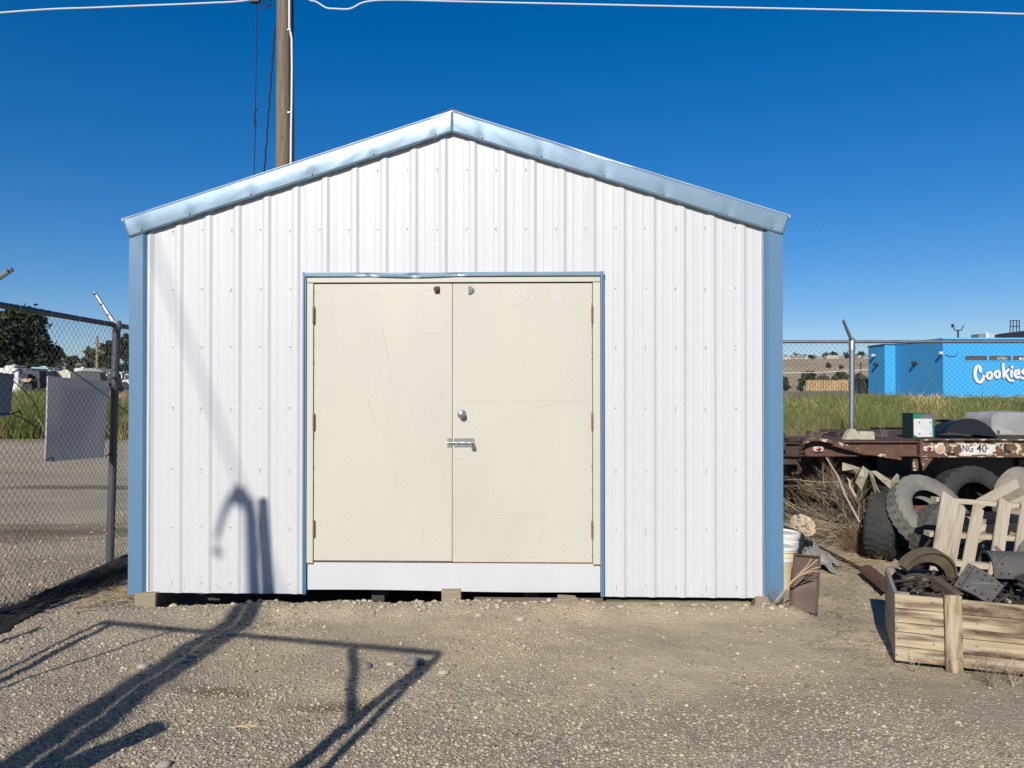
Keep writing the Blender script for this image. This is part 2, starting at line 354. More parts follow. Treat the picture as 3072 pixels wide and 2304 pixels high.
c = mx(mth('MULTIPLY', back, leftm), c, road)
field = mr(gy, 23.5, 25.5)
c = mx(field, c, mx(mr(nz(.6, 5), .4, .6), (.22, .18, .11), (.13, .14, .06)))
# small voronoi grit
vo = N.new('ShaderNodeTexVoronoi'); vo.inputs['Scale'].default_value = 75; L.new(OC, vo.inputs['Vector'])
sepc = N.new('ShaderNodeSeparateColor'); L.new(vo.outputs['Color'], sepc.inputs[0])
c = mx(mth('MULTIPLY', mr(sepc.outputs[0], .55, .95), .5), c, mx(mr(sepc.outputs[1], 0, 1), (.16, .15, .14), (.50, .46, .39)))
# oily brown stain
def blob(cx, cy, rx, ry):
    a = mth('DIVIDE', mth('SUBTRACT', gx, cx), rx); b2 = mth('DIVIDE', mth('SUBTRACT', gy, cy), ry)
    d = mth('SQRT', mth('ADD', mth('MULTIPLY', a, a), mth('MULTIPLY', b2, b2)))
    return mr(mth('ADD', d, mth('MULTIPLY', nz(4, 5), 1.2)), 1.5, .8)
s1, s2 = G(650, 2075), G(980, 2110)
stain = mth('MAXIMUM', blob(s1.x, s1.y, .34, .12), blob(s2.x + .05, s2.y - .05, .42, .09))
c = mx(mth('MULTIPLY', stain, .75), c, (.13, .088, .05))
mps = N.new('ShaderNodeMapping'); mps.inputs['Scale'].default_value = (.35, 1.3, 1); mps.inputs['Rotation'].default_value = (0, 0, R(10)); L.new(OC, mps.inputs[0])
c = mx(mr(nz(1.3, 5, .55, .5, mps.outputs[0]), .36, .66), c, mx(1.0, c, (.80, .79, .78), 'MULTIPLY'))
c = mx(mth('MULTIPLY', mr(nz(110, 3, .7), .58, .72), .45), c, (.10, .09, .08))
c = mx(1.0, c, (1.15, 1.09, .97), 'MULTIPLY')
L.new(c, b.inputs['Base Color'])
bm1 = N.new('ShaderNodeBump'); bm1.inputs['Strength'].default_value = .9; bm1.inputs['Distance'].default_value = .018
hh = mth('ADD', mth('MULTIPLY', nz(60, 6, .7), 1.0), mth('MULTIPLY', mr(vo.outputs['Distance'], 0, .8, 1, 0), .5))
L.new(hh, bm1.inputs['Height']); L.new(bm1.outputs[0], b.inputs['Normal'])
raw('ground', np.stack([XX, YY, ZZ], -1).reshape(-1, 3), fq, gm, smooth=True, kind='structure')
def gzz(x, y): return float(gz(np.array([x]), np.array([y]))[0])

# gravel: loose pebbles
ico_bm = bmesh.new(); bmesh.ops.create_icosphere(ico_bm, subdivisions=1, radius=1); IV = np.array([v.co[:] for v in ico_bm.verts]); IF = np.array([[v.index for v in f.verts] for f in ico_bm.faces]); ico_bm.free()
def pebbles(name, x, y, r, cols, sink=.35, flat=.6, **tags):
    n = len(x); nv = len(IV)
    ang = rng.uniform(0, 2 * np.pi, n); ca, sa = np.cos(ang), np.sin(ang)
    sc3 = np.stack([r * rng.uniform(.8, 1.5, n), r * rng.uniform(.7, 1.1, n), r * rng.uniform(flat * .7, flat * 1.2, n)], 1)
    v = IV[None] * (1 + rng.uniform(-.18, .18, (n, nv, 1))) * sc3[:, None]
    vx = v[..., 0] * ca[:, None] - v[..., 1] * sa[:, None]; vy = v[..., 0] * sa[:, None] + v[..., 1] * ca[:, None]
    z = gz(x, y) + sc3[:, 2] * (1 - 2 * sink) * .6
    V = np.stack([vx + x[:, None], vy + y[:, None], v[..., 2] + z[:, None]], -1).reshape(-1, 3)
    Fc = (IF[None] + (np.arange(n) * nv)[:, None, None]).reshape(-1, 3)
    return raw(name, V, Fc, M['stonevar'], col=np.repeat(cols, nv, 0), smooth=True, **tags)
def stonecols(n):
    pal = np.array([(.36, .32, .26), (.46, .41, .33), (.26, .235, .20), (.17, .16, .15), (.55, .50, .41), (.40, .33, .26), (.31, .29, .26), (.45, .39, .29)])
    pr = np.array([.2, .2, .15, .1, .08, .1, .12, .05]); return np.array([.95, .89, .79]) * pal[rng.choice(len(pal), n, p=pr / pr.sum())] * rng.uniform(.8, 1.15, (n, 1))
n = 85000
y = 3.1 + (rng.random(n) ** 1.35) * 3.0; x = rng.uniform(-.78, .78, n) * (y + .3)
dens = np.clip(.24 + .55 * sstep(4.6, 3.4, y) - .18 * sstep(0, 2.5, x) + 1.0 * vnoise(x * 1.1, y * 1.1, 21) + .5 * vnoise(x * 3, y * 3, 22) + .25 * sstep(.5, -2.5, x), .05, 1)
k = rng.random(n) < dens; x, y = x[k], y[k]
r = .0035 + .0045 * rng.random(len(x)) + .010 * rng.random(len(x)) ** 7
r *= .62 + .2 * (y / 4)
k2 = ~((y > 5.86) & (x > -2.9) & (x < 2.0)); x, y, r = x[k2], y[k2], r[k2]
pebbles('gravel', x, y, r, stonecols(len(x)), label='loose mixed gravel scattered over the dusty yard', cat='gravel', kind='stuff')
# the strip behind the left fence
n = 9000; y = rng.uniform(5.5, 10.5, n); x = -3.75 - rng.random(n) * (.68 * y - 3.2).clip(.3); k = rng.random(n) < .8 - .06 * y + .3 * vnoise(x, y, 5)
x, y = x[k], y[k]
pebbles('roadside_gravel', x, y, .006 + .012 * rng.random(len(x)) ** 3, stonecols(len(x)), label='coarse gravel verge beyond the chain link fence on the left', cat='gravel', kind='stuff')

n = 420; x = rng.uniform(-2.6, 2.0, n); y = rng.uniform(5.60, 5.86, n) - .02 * x
kk_ = rng.random(n) < .5 + .9 * vnoise(x * 2.5, y * 2, 91); x, y = x[kk_], y[kk_]
pebbles('soil_clods', x, y, .008 + .022 * rng.random(len(x)) ** 2.5, np.array([(.42, .36, .265)]) * rng.uniform(.8, 1.1, (len(x), 1)), sink=.25, label='lumps of dry soil heaped along the bottom of the shed', cat='soil clods', kind='stuff')
# single stones one can point at
def stone(px, py, wpx, hpx, m, label, ang=0, flat=.5, seed=0):
    g = G(px, py); r_ = wpx / F * g.y / 2; rr = random.Random(seed + px)
    bm = bmesh.new(); bmesh.ops.create_icosphere(bm, subdivisions=3, radius=1)
    for v in bm.verts:
        p = v.co; q = 1 + .13 * float(vnoise(p.x * 1.7 + px, p.y * 1.7 + p.z * 2 + py, 3)) * 2 + .05 * float(vnoise(p.x * 5 + px, p.z * 5 + p.y * 4, 8))
        v.co = Vector((p.x * r_ * q, p.y * r_ * .75 * q, p.z * r_ * flat * q))
    me = bpy.data.meshes.new('stone'); bm.to_mesh(me); bm.free()
    for p in me.polygons: p.use_smooth = True
    me.materials.append(m); o = bpy.data.objects.new('stone', me); COL.objects.link(o)
    o.location = (g.x, g.y, gzz(g.x, g.y) + r_ * flat * .35); o.rotation_euler = (rr.uniform(-.1, .1), rr.uniform(-.1, .1), ang)
    tag(o, label, 'stone', 'single stones lying in the yard')
for a in [(1246, 1990, 62, 30, 'stone_dark', 'flat oval grey cobble under the corner of the angular bar shadow', .3, .42),
          (1100, 2000, 32, 30, 'stone_dark', 'blue grey angular stone just right of the vertical bar shadow', .8, .8),
          (1172, 1992, 28, 14, 'stone_pale', 'small tan oval pebble between the bar shadows', .1, .5),
          (697, 1905, 30, 16, 'stone', 'smooth grey pebble where the wide shadow crosses the thin bar shadow', .2, .6),
          (546, 1968, 24, 14, 'stone', 'leftmost oval pebble of the cluster in the wide shadow', .1, .6),
          (577, 1972, 36, 16, 'stone', 'largest flat pebble of the cluster in the wide shadow', -.1, .45),
          (560, 1992, 34, 12, 'stone_dark', 'lowest thin pebble of the cluster in the wide shadow', .2, .4),
          (592, 1983, 18, 10, 'stone_pale', 'smallest pale pebble of the cluster in the wide shadow', .2, .5),
          (430, 2000, 40, 14, 'stone_pale', 'long cream flat stone left of the wide shadow', .3, .4),
          (1437, 1858, 22, 18, 'stone_pale', 'rounded pale stone in front of the right door leaf', .4, .7),
          (1562, 1866, 28, 18, 'stone_pale', 'two toned pale stone right of the rounded one before the shed', .1, .6),
          (1330, 2020, 36, 16, 'stone_pale', 'cream oval stone right of the bar shadow tip', .1, .4),
          (1510, 2029, 20, 14, 'stone_pale', 'small cream stone in open gravel below the door seam', .5, .5),
          (1846, 2020, 18, 12, 'stone_pale', 'white pebble left of the close pair of white stones', .5, .5),
          (1986, 2016, 20, 14, 'stone_pale', 'upper one of the close pair of white stones', .5, .5),
          (1967, 2032, 16, 15, 'stone_pale', 'lower one of the close pair of white stones', .2, .6),
          (493, 2290, 40, 28, 'stone', 'big grey rock cut by the bottom edge near the short shadow', .2, .6),
          (960, 1806, 60, 12, 'stone_dark', 'large low rock sunk in soil left of the wooden block', .1, .4),
          (1655, 1817, 22, 14, 'stone_dark', 'round grey stone beside the broken soil brick under the shed', .1, .7),
          (1118, 1850, 16, 10, 'stone', 'small brown stone before the white sill board', .1, .7),
          (2345, 1842, 18, 14, 'stone_pale', 'white rock at the foot of the brown tray', .1, .7),
          (2330, 1825, 22, 18, 'stone', 'mottled rock between the corner block and the brown tray', .1, .8)]:
    stone(a[0], a[1], a[2], a[3], M[a[4]], a[5], a[6], a[7])

# ---------------------------------------------------------------- shed
D0 = 5.90; PSI = 1.4
shx = (1358 - 1536) / F * D0
SH = Matrix.Translation((shx, D0, 0)) @ Matrix.Rotation(-R(PSI), 4, 'Z')
SHI = SH.inverted()
def S(px, py, yo=0.0):
    o = SHI @ Vector((0, 0, CAMH)); d = SHI.to_3x3() @ ray(px, py); tt = (yo - o.y) / d.y; p = o + d * tt
    return p.x, p.z
shed = thing('shed', 'white ribbed metal shed with low gable, blue trim and cream double doors', 'shed')
shed.matrix_world = SH
ZB = .075; XL, XR = -2.385, 2.375
dl, dr, dt_ = S(912, 1300)[0], S(1810, 1300)[0], S(1300, 818)[1]
zt_pk = S(1358, 402)[1]; 
eL = S(395, 715); eR = S(2344, 715)
slope = (zt_pk - eL[1]) / (-eL[0])
def gable(x): return zt_pk - abs(x) * slope
RIB = .2286; rib0 = -.074
prof = []
k0 = int(math.floor((XL - rib0) / RIB)) - 1
for k in range(k0, k0 + 25):
    c0 = rib0 + k * RIB
    prof += [(c0 - .036, 0), (c0 - .014, -.0105), (c0 + .014, -.0105), (c0 + .036, 0)]
    for q in (.33, .66):
        cc = c0 + RIB * q; prof += [(cc - .013, 0), (cc - .006, -.0012), (cc + .006, -.0012), (cc + .013, 0)]
prof = [p for p in prof if XL < p[0] < XR]
def py_at(x):
    for (a, ya), (b_, yb) in zip(prof, prof[1:]):
        if a <= x <= b_: return ya + (yb - ya) * (x - a) / (b_ - a + 1e-9)
    return 0.0
cuts = sorted(set([XL, XR, 0.0, dl, dr]) | {p[0] for p in prof})
bounds = [XL] + [rib0 + RIB * k - .034 for k in range(-8, 10, 4)] + [XR]
for a, c_ in zip(bounds, bounds[1:]):
    m_ = MB(); xx = [a] + [q for q in cuts if a + 1e-4 < q < c_ - 1e-4] + [c_]
    for x0, x1 in zip(xx, xx[1:]):
        mid = (x0 + x1) / 2; zb = dt_ if dl < mid < dr else ZB - .006 * (mid / 2.4)
        off = -.0016 * bounds.index(a) % .003
        m_.add([(x0, py_at(x0), zb), (x1, py_at(x1), zb), (x1, py_at(x1), gable(x1) + .05), (x0, py_at(x0), gable(x0) + .05)], [(0, 1, 2, 3)])
    o = m_.build('wall_panel', M['panel'], shed)
    bm = bmesh.new(); bm.from_mesh(o.data); bmesh.ops.remove_doubles(bm, verts=bm.verts, dist=1e-5); bm.to_mesh(o.data); bm.free()
    so = o.modifiers.new('sheet', 'SOLIDIFY'); so.thickness = .0012; so.offset = 0
# screws
m_ = MB(); dm = MB()
rows = [.155, .59, 1.035, 1.51, 1.985, 2.43, 2.89, 3.35]
for z in rows:
    for k in range(-10, 11):
        x = rib0 + k * RIB - .047 + random.uniform(-.004, .004)
        if XL + .03 < x < XR - .03 and z < gable(x) - .03 and not (dl - .02 < x < dr + .02 and z < dt_ + .02):
            zz = z + random.uniform(-.006, .006)
            m_.lathe([(.0052, 0), (.0048, .004), (.002, .0055)], 6, Matrix.Translation((x, -.001, zz)) @ Matrix.Rotation(R(90), 4, 'X'), cap=True)
            if random.random() < .45:
                for q in range(3):
                    dx, dz = random.uniform(-.008, .008), -random.uniform(0, .025)
                    w_ = random.uniform(.0015, .0035)
                    dm.add([(x + dx - w_, -.0012, zz + dz), (x + dx + w_, -.0012, zz + dz - .004), (x + dx + w_ * .3, -.0012, zz + dz - random.uniform(.01, .022))], [(0, 1, 2)])
m_.build('screw_heads', mat('grey_screws', (.35, .34, .33), rough=.5, metal=.5), shed, kind='stuff')
for i in range(620):
    x = random.uniform(XL + .02, XR - .02); z = .085 + abs(random.gauss(0, .07)); w_ = random.uniform(.001, .0035)
    if dl - .01 < x < dr + .01: continue
    dm.add([(x - w_, py_at(x) - .0015, z), (x + w_, py_at(x) - .0015, z + .002), (x, py_at(x) - .0015, z - random.uniform(.003, .012))], [(0, 1, 2)])
dm.build('dirt_specks', mat('grime', (.33, .27, .20), rough=.9), shed, kind='stuff')
# fascia
def fascia(side):
    ztp = S(1358, 337)[1]
    xe_t = S(375, 665)[0] if side < 0 else S(2363, 652)[0]
    ze_t = ztp - abs(xe_t) * slope * 1.01
    xe_b = eL[0] if side < 0 else eR[0]
    nU, nV = 160, 8; vs_ = []; scr = [.05, .24, .43, .62, .81, .96] if side < 0 else [.09, .27, .46, .64, .83, .965]
    for j in range(nV + 1):
        v = j / nV
        for i in range(nU + 1):
            u = i / nU
            xb, zb_ = u * xe_b, zt_pk - u * abs(xe_b) * slope
            xt_, zt_ = u * xe_t, ztp - u * (ztp - ze_t)
            x = xb + (xt_ - xb) * v; z = zb_ + (zt_ - zb_) * v
            d = .0035 * float(vnoise(u * 9 + side * 7, v * .8, 31)) + .0038 * float(vnoise(u * 22 + side * 7 + v * 2.5, v * 1.1, 32)) * (1 - .5 * u)
            for s_ in scr: d += .005 * math.exp(-((u - s_) / .014) ** 2 - (v / .5) ** 2)
            vs_.append((x, -.040 + d - .004 * math.sin(v * math.pi), z))
    W_ = nU + 1
    fs = [(j * W_ + i, j * W_ + i + 1, (j + 1) * W_ + i + 1, (j + 1) * W_ + i) for j in range(nV) for i in range(nU)]
    mm = MB().add(vs_, fs)
    # bottom lip and top return
    for a0, dy, dz in ((0, .042, .004), (nV * W_, .06, .004)):
        base = [vs_[a0 + i] for i in range(0, W_, 8)]
        q = base + [(p[0], -.040 + dy, p[2] + dz) for p in base]; k_ = len(base)
        mm.add(q, [(i, i + 1, i + 1 + k_, i + k_) for i in range(k_ - 1)])
    o = mm.build('fascia', M['fascia'], shed, smooth='full')
    o.modifiers.new('sheet', 'SOLIDIFY').thickness = .0012
    m2 = MB()
    for s_ in scr:
        x = s_ * xe_b + (.004 * side); z = zt_pk - abs(x) * slope + .03
        m2.lathe([(.007, 0), (.006, .006), (.003, .008)], 8, Matrix.Translation((x, -.040, z)) @ Matrix.Rotation(R(90), 4, 'X'), cap=True)
    m2.build('fascia_screws', M['galv_dull'], shed, smooth=True, kind='stuff')
fascia(-1); fascia(1)
ztp = S(1358, 337)[1]
for s_ in (-1, 1):   # roof slopes
    m_ = MB(); e = 2.565 * s_
    rz = lambda x: ztp + .004 - abs(x) * slope * 1.01
    m_.add([(0, -.039, rz(0)), (e, -.039, rz(e)), (e, 5.2, rz(e)), (0, 5.2, rz(0)), (0, -.039, rz(0) - .02), (e, -.039, rz(e) - .02), (e, 5.2, rz(e) - .02), (0, 5.2, rz(0) - .02)],
           [(0, 1, 2, 3), (7, 6, 5, 4), (0, 4, 5, 1), (1, 5, 6, 2), (2, 6, 7, 3)])
    m_.build('roof_panel', M['roof'], shed)
m_ = MB(); m_.prism([(-.11, ztp - .11 * slope + .006), (0, ztp + .008), (.11, ztp - .11 * slope + .006), (.11, ztp - .11 * slope + .010), (0, ztp + .013), (-.11, ztp - .11 * slope + .010)], -.045, 5.2)
m_.build('ridge_cap', M['dark_metal'], shed)
m_ = MB(); m_.box((XL + .02, 2.6, 1.45), (.02, 5.1, 2.75)); m_.build('side_wall', M['panel'], shed)
m_ = MB(); m_.box((XR - .02, 2.6, 1.45), (.02, 5.1, 2.75)); m_.build('side_wall', M['panel'], shed)
m_ = MB(); m_.prism([(XL + .04, .09), (XR - .04, .09), (XR - .04, 2.8), (0, 3.5), (XL + .04, 2.8)], 5.1, 5.15); m_.build('rear_wall', M['panel'], shed)
m_ = MB(); m_.box((0, 2.62, .13), (4.68, 5.0, .09)); 
for q in (-1.9, -.6, .6, 1.9): m_.box((q, 2.62, .04), (.1, 5.0, .1))
m_.build('floor_frame', M['subfloor'], shed)
# corner trims
for s_, x0, x1 in ((-1, S(391, 1400)[0], S(452, 1400)[0]), (1, S(2346, 1400)[0], S(2286, 1400)[0])):
    w_ = x1 - x0; zt1 = gable(abs(x0)) + .05
    pr = [(x0, .10), (x0, -.030), (x0 + w_ * .68, -.030), (x0 + w_ * .88, -.001), (x0 + w_ * .95, .02), (x0 + w_ * .88, .02), (x0 + w_ * .86, -.001), (x0 + w_ * .66, -.027), (x0 + .003 * -s_, -.027), (x0 + .003 * -s_, .10)]
    m_ = MB(); n_ = len(pr); zs = [ZB - .012 - .006 * s_] + [ZB + (zt1 - ZB) * i / 12 for i in range(1, 13)]
    vs_ = [(a + (.0015 * math.sin(z * 5 + s_)) * (1 if abs(a - x0) < .01 else 0), c_ + .002 * math.sin(z * 3.1 + a * 9), z) for z in zs for a, c_ in pr]
    fs = [(i * n_ + j, i * n_ + (j + 1) % n_, (i + 1) * n_ + (j + 1) % n_, (i + 1) * n_ + j) for i in range(len(zs) - 1) for j in range(n_)]
    m_.add(vs_, fs + [tuple(range(n_)), tuple(range((len(zs) - 1) * n_, len(zs) * n_))]); m_.build('corner_trim', M['trim'], shed)
    # thin pale edge strip (panel return)
    m_ = MB(); m_.box((x0 + w_ * .975, -.008, (ZB + zt1) / 2), (.008, .012, zt1 - ZB - .04)); m_.build('edge_strip', M['galv'], shed)
# door trim: two jambs and a dented head
ztr = S(1300, 818)[1]; tl0, tl1 = S(912, 1300)[0], S(923, 1300)[0]; tr0, tr1 = S(1800, 1300)[0], S(1811, 1300)[0]
zjb = S(915, 1779)[1]; zjb2 = S(1805, 1787)[1]
for (a, c_, zb_) in ((tl0, tl1, zjb), (tr0, tr1, zjb2)):
    m_ = MB(); w_ = c_ - a
    for sgn in (0, 1):
        m_.box((a + w_ * (.28 + .47 * sgn), -.020 - .004 * (1 - sgn), (ztr + zb_) / 2), (w_ * (.5 if sgn == 0 else .42), .05 - .008 * sgn, ztr - zb_))
    m_.build('door_trim_jamb', M['trim'], shed, bevel=.002)
m_ = MB(); nU = 90; vs_ = []; hgt = .032
for i in range(nU + 1):
    u = i / nU; x = tl0 + (tr1 - tl0) * u
    dent = .012 * math.exp(-((u - .37) / .012) ** 2) + .008 * math.exp(-((u - .22) / .03) ** 2) + .010 * math.exp(-((u - .51) / .02) ** 2) + .003 * float(vnoise(u * 14, 0, 5))
    sag = -.010 * math.exp(-((u - .37) / .10) ** 2)
    for yy, zz in ((-.006, 0), (-.048 + dent, -.003), (-.048 + dent * 1.6, -hgt * .5), (-.046 + dent * .5, -hgt), (-.006, -hgt)):
        vs_.append((x, yy, ztr + zz + sag))
m_.add(vs_, [(i * 5 + j, i * 5 + j + 1, (i + 1) * 5 + j + 1, (i + 1) * 5 + j) for i in range(nU) for j in range(4)] + [(0, 1, 2, 3, 4), tuple(nU * 5 + j for j in range(5))])
m_.build('door_trim_head', M['fascia'], shed, smooth=True, label='dented shiny blue grey metal strip above the doors')
# door frame, leaves
fl0, fl1 = tl1, S(942, 1300)[0]; fr0, fr1 = S(1778, 1300)[0], tr0
zf_t, zl_t = ztr - hgt - .002, S(1300, 850)[1]; zl_b = S(1300, 1685)[1]; zfb = S(930, 1686)[1]
frame = MB(); frame.box(((fl0 + fr1) / 2, -.004, (zf_t + zl_t) / 2 + .003), (fr1 - fl0, .05, zf_t - zl_t - .004)); frame = frame.build('frame_head', M['door'], shed, bevel=.0015)
for a, c_ in ((fl0, fl1), (fr0, fr1)):
    m_ = MB(); m_.box(((a + c_) / 2, -.004, (zl_t + zfb) / 2), (c_ - a, .05, zl_t - zfb)); m_.build('frame_jamb', M['door'], shed, bevel=.0015)
    m_ = MB(); m_.box(((a + c_) / 2, -.006, zfb + .001 - .003), (c_ - a - .002, .052, .006)); m_.build('frame_rust_edge', M['rust_edge'], shed)
seam = S(1358, 1300)[0]
doorL = MB(); a, c_ = fl1 + .004, seam - .003; doorL.box(((a + c_) / 2, .005, (zl_t - .005 + zl_b + .008) / 2), (c_ - a, .044, zl_t - zl_b - .014)); doorL = doorL.build('door', M['door'], shed, bevel=.002, label='left cream door leaf')
doorR = MB(); a2, c2_ = seam + .001, fr0 - .004; doorR.box(((a2 + c2_) / 2, .005, (zl_t - .005 + zl_b + .002) / 2), (c2_ - a2, .044, zl_t - zl_b - .008)); doorR = doorR.build('door', M['door'], shed, bevel=.002, label='right cream door leaf with knob')
m_ = MB(); m_.box((seam - .014, -.0185, (zl_t + zl_b) / 2), (.022, .004, zl_t - zl_b - .05)); m_.build('astragal', M['door'], doorL, bevel=.001)
m_ = MB(); m_.box((seam - .001, .0, (zl_t + zl_b) / 2), (.003, .03, zl_t - zl_b - .02)); m_.build('seam_rust', M['rust_edge'], doorL)
# dark gaps round the leaves
m_ = MB(); m_.box(((fl1 + fr0) / 2, .035, (zl_t + zl_b) / 2), (fr0 - fl1 + .04, .01, zl_t - zl_b + .04)); m_.build('door_stop', M['dark_metal'], shed)
m_ = MB()
m_.box(((fl1 + seam) / 2, -.006, zl_b + .004), (seam - fl1 - .01, .03, .004)); m_.build('leaf_bottom_rust', M['rust_edge'], doorL)
m_ = MB(); m_.box(((seam + fr0) / 2, -.006, zl_b - .001), (fr0 - seam - .01, .03, .004)); m_.build('leaf_bottom_rust', M['rust_edge'], doorR)
for (px, pys, d) in ((941, (945, 1265, 1586), doorL), (1777, (944, 1264, 1590), doorR)):
    for py in pys:
        x, z = S(px, py, -.03); hg = MB()
        for q in range(5):
            hg.lathe([(.0085, -.0118), (.0085, .0118)], 8, Matrix.Translation((x, -.032, z + (q - 2) * .0248)), cap=True)
        hg.lathe([(.004, -.068), (.006, -.064), (.006, .064), (.004, .068)], 8, Matrix.Translation((x, -.032, z)), cap=True)
        hg.build('hinge', M['hinge'], d, smooth=True)
# white sill board below
zs1 = S(1360, 1770)[1]
m_ = MB(); wv = []
a, c_ = tl1 + .001, tr0 - .001
for j in range(6):
    for i in range(61):
        u = i / 60; v = j / 5; x = a + (c_ - a) * u
        z = (zs1 - .009 * u + .004 * math.sin(u * 7)) * (1 - v) + (zl_b - .006) * v
        wv.append((x, -.012 - .0012 * math.sin(v * 3.14) * math.sin(u * 9 + 1) * .8 - .002, z))
m_.add(wv, [(j * 61 + i, j * 61 + i + 1, (j + 1) * 61 + i + 1, (j + 1) * 61 + i) for j in range(5) for i in range(60)])
o = m_.build('sill_board', M['panel'], shed); o.modifiers.new('sheet', 'SOLIDIFY').thickness = .0015
m_ = MB(); m_.box((0, .03, zs1 + .10), (2.3, .03, .19)); m_.build('sill_timber', M['subfloor'], shed)
# knob, bolt, stubs
kx, kz = S(1385, 1243, -.03); K = Matrix.Translation((kx, -.017, kz)) @ Matrix.Rotation(R(90), 4, 'X')
kb = MB(); kb.lathe([(.0, 0), (.034, 0), (.034, .004), (.030, .008), (.014, .010), (.013, .028), (.024, .036), (.027, .048), (.024, .058), (.012, .063), (0, .0635)], 24, K)
kb.build('door_knob', M['chrome'], doorR, smooth=True)
def SQ(x0, y0, x1, y1): 
    a = S(x0, y0, -.018); b_ = S(x1, y1, -.018); return (a[0] + b_[0]) / 2, (a[1] + b_[1]) / 2, abs(b_[0] - a[0]), abs(b_[1] - a[1])
x, z, w_, h_ = SQ(1362, 1315, 1423, 1342); m_ = MB(); m_.box((x, -.0185, z), (w_, .003, h_)); m_.build('bolt_plate', M['chrome'], doorR, bevel=.001)
x, z, w_, h_ = SQ(1342, 1315, 1356, 1342); m_ = MB(); m_.box((x, -.0225, z), (w_, .003, h_)); m_.build('bolt_keeper', M['chrome'], doorL, bevel=.001)
za = S(1380, 1328, -.03)[1]; xa, xb = S(1342, 1328, -.03)[0], S(1420, 1328, -.03)[0]
m_ = MB(); m_.tube([(xa, -.032, za), (xb, -.032, za)], .0072, 10)
for q in (1350, 1374, 1398, 1415): 
    xq = S(q, 1328, -.03)[0]; m_.box((xq, -.028, za), (.014, .024, .022))
m_.build('bolt_rod', M['chrome'], doorR, smooth=True)
m_ = MB()
for qx, qy in ((1346, 1320), (1355, 1320), (1347, 1338), (1370, 1320), (1370, 1338), (1417, 1319), (1383, 1337)):
    x, z = S(qx, qy, -.02); m_.lathe([(.0045, 0), (.004, .004), (.0, .006)], 8, Matrix.Translation((x, -.0205, z)) @ Matrix.Rotation(R(90), 4, 'X'))
m_.build('bolt_screws', M['chrome'], doorR, smooth=True, kind='stuff')
x, z = S(1420, 1344, -.04); m_ = MB(); m_.box((x, -.038, z), (.026, .018, .026)); 
m_.tube([(x - .008, -.038, z + .012), (x - .008, -.038, z + .028), (x, -.038, z + .036), (x + .008, -.038, z + .028), (x + .008, -.038, z + .012)], .0028, 6); 
m_.build('padlock', M['padlock'], doorR, smooth=True, bevel=0)
x, z = S(1310, 869, -.03); m_ = MB(); m_.box((x + .004, -.022, z), (.036, .012, .052)); m_.lathe([(.0, 0), (.022, 0), (.021, .016), (0, .018)], 14, Matrix.Translation((x - .002, -.026, z + .004)) @ Matrix.Rotation(R(90), 4, 'X')); m_.build('lock_stub', M['oldlock'], doorL, smooth=True)
x, z = S(1411, 870, -.03); m_ = MB(); m_.box((x - .006, -.024, z), (.02, .016, .058)); m_.lathe([(.0, 0), (.024, 0), (.022, .012), (0, .014)], 14, Matrix.Translation((x + .006, -.017, z)) @ Matrix.Rotation(R(90), 4, 'X')); m_.build('lock_stub', M['greylock'], doorR, smooth=True)
for lst, d in ((((1284, 860, .004), (1295, 859, .006), (1281, 882, .006), (1292, 882, .008)), doorL), (((1597, 881, .004), (1597, 890, .005), (1674, 878, .005), (1674, 891, .006)), doorR)):
    m_ = MB()
    for qx, qy, r_ in lst:
        x, z = S(qx, qy, -.018); m_.lathe([(r_, 0), (r_ * .8, .0012), (0, .0016)], 10, Matrix.Translation((x, -.0172, z)) @ Matrix.Rotation(R(90), 4, 'X'))
    m_.build('filler_dots', M['patch'], d, smooth=True, kind='stuff')
# scratches drawn as thin marks
def marks(lines, wd, d, m, name, yo=-.0176):
    m_ = MB()
    for ln in lines:
        pts = [S(880 + a / 2.304, 800 + c_ / 2.304, -.018) if len(ln[0]) == 2 else None for a, c_ in ln]
        for (x0, z0), (x1, z1) in zip(pts, pts[1:]):
            dx, dz = x1 - x0, z1 - z0; l_ = math.hypot(dx, dz) + 1e-9; nx_, nz_ = -dz / l_ * wd / 2, dx / l_ * wd / 2
            m_.add([(x0 - nx_, yo, z0 - nz_), (x1 - nx_ * .5, yo, z1 - nz_ * .5), (x1 + nx_ * .5, yo, z1 + nz_ * .5), (x0 + nx_, yo, z0 + nz_)], [(0, 1, 2, 3)])
    m_.build(name, m, d, kind='stuff')
marks([[(610, 448), (625, 500), (650, 600), (668, 720), (682, 850), (700, 875)], [(620, 450), (645, 560), (655, 640)], [(510, 915), (540, 1010), (585, 1115)], [(516, 920), (560, 1040), (595, 1120)],
       [(845, 458), (900, 464), (1085, 458)], [(1025, 430), (1050, 395), (1088, 366)], [(505, 205), (540, 201)], [(568, 197), (605, 199)], [(850, 192), (885, 192)], [(1020, 850), (1030, 930)], [(890, 1910), (900, 1800), (920, 1750)]], .0022, doorL, M['scratch'], 'scratches')
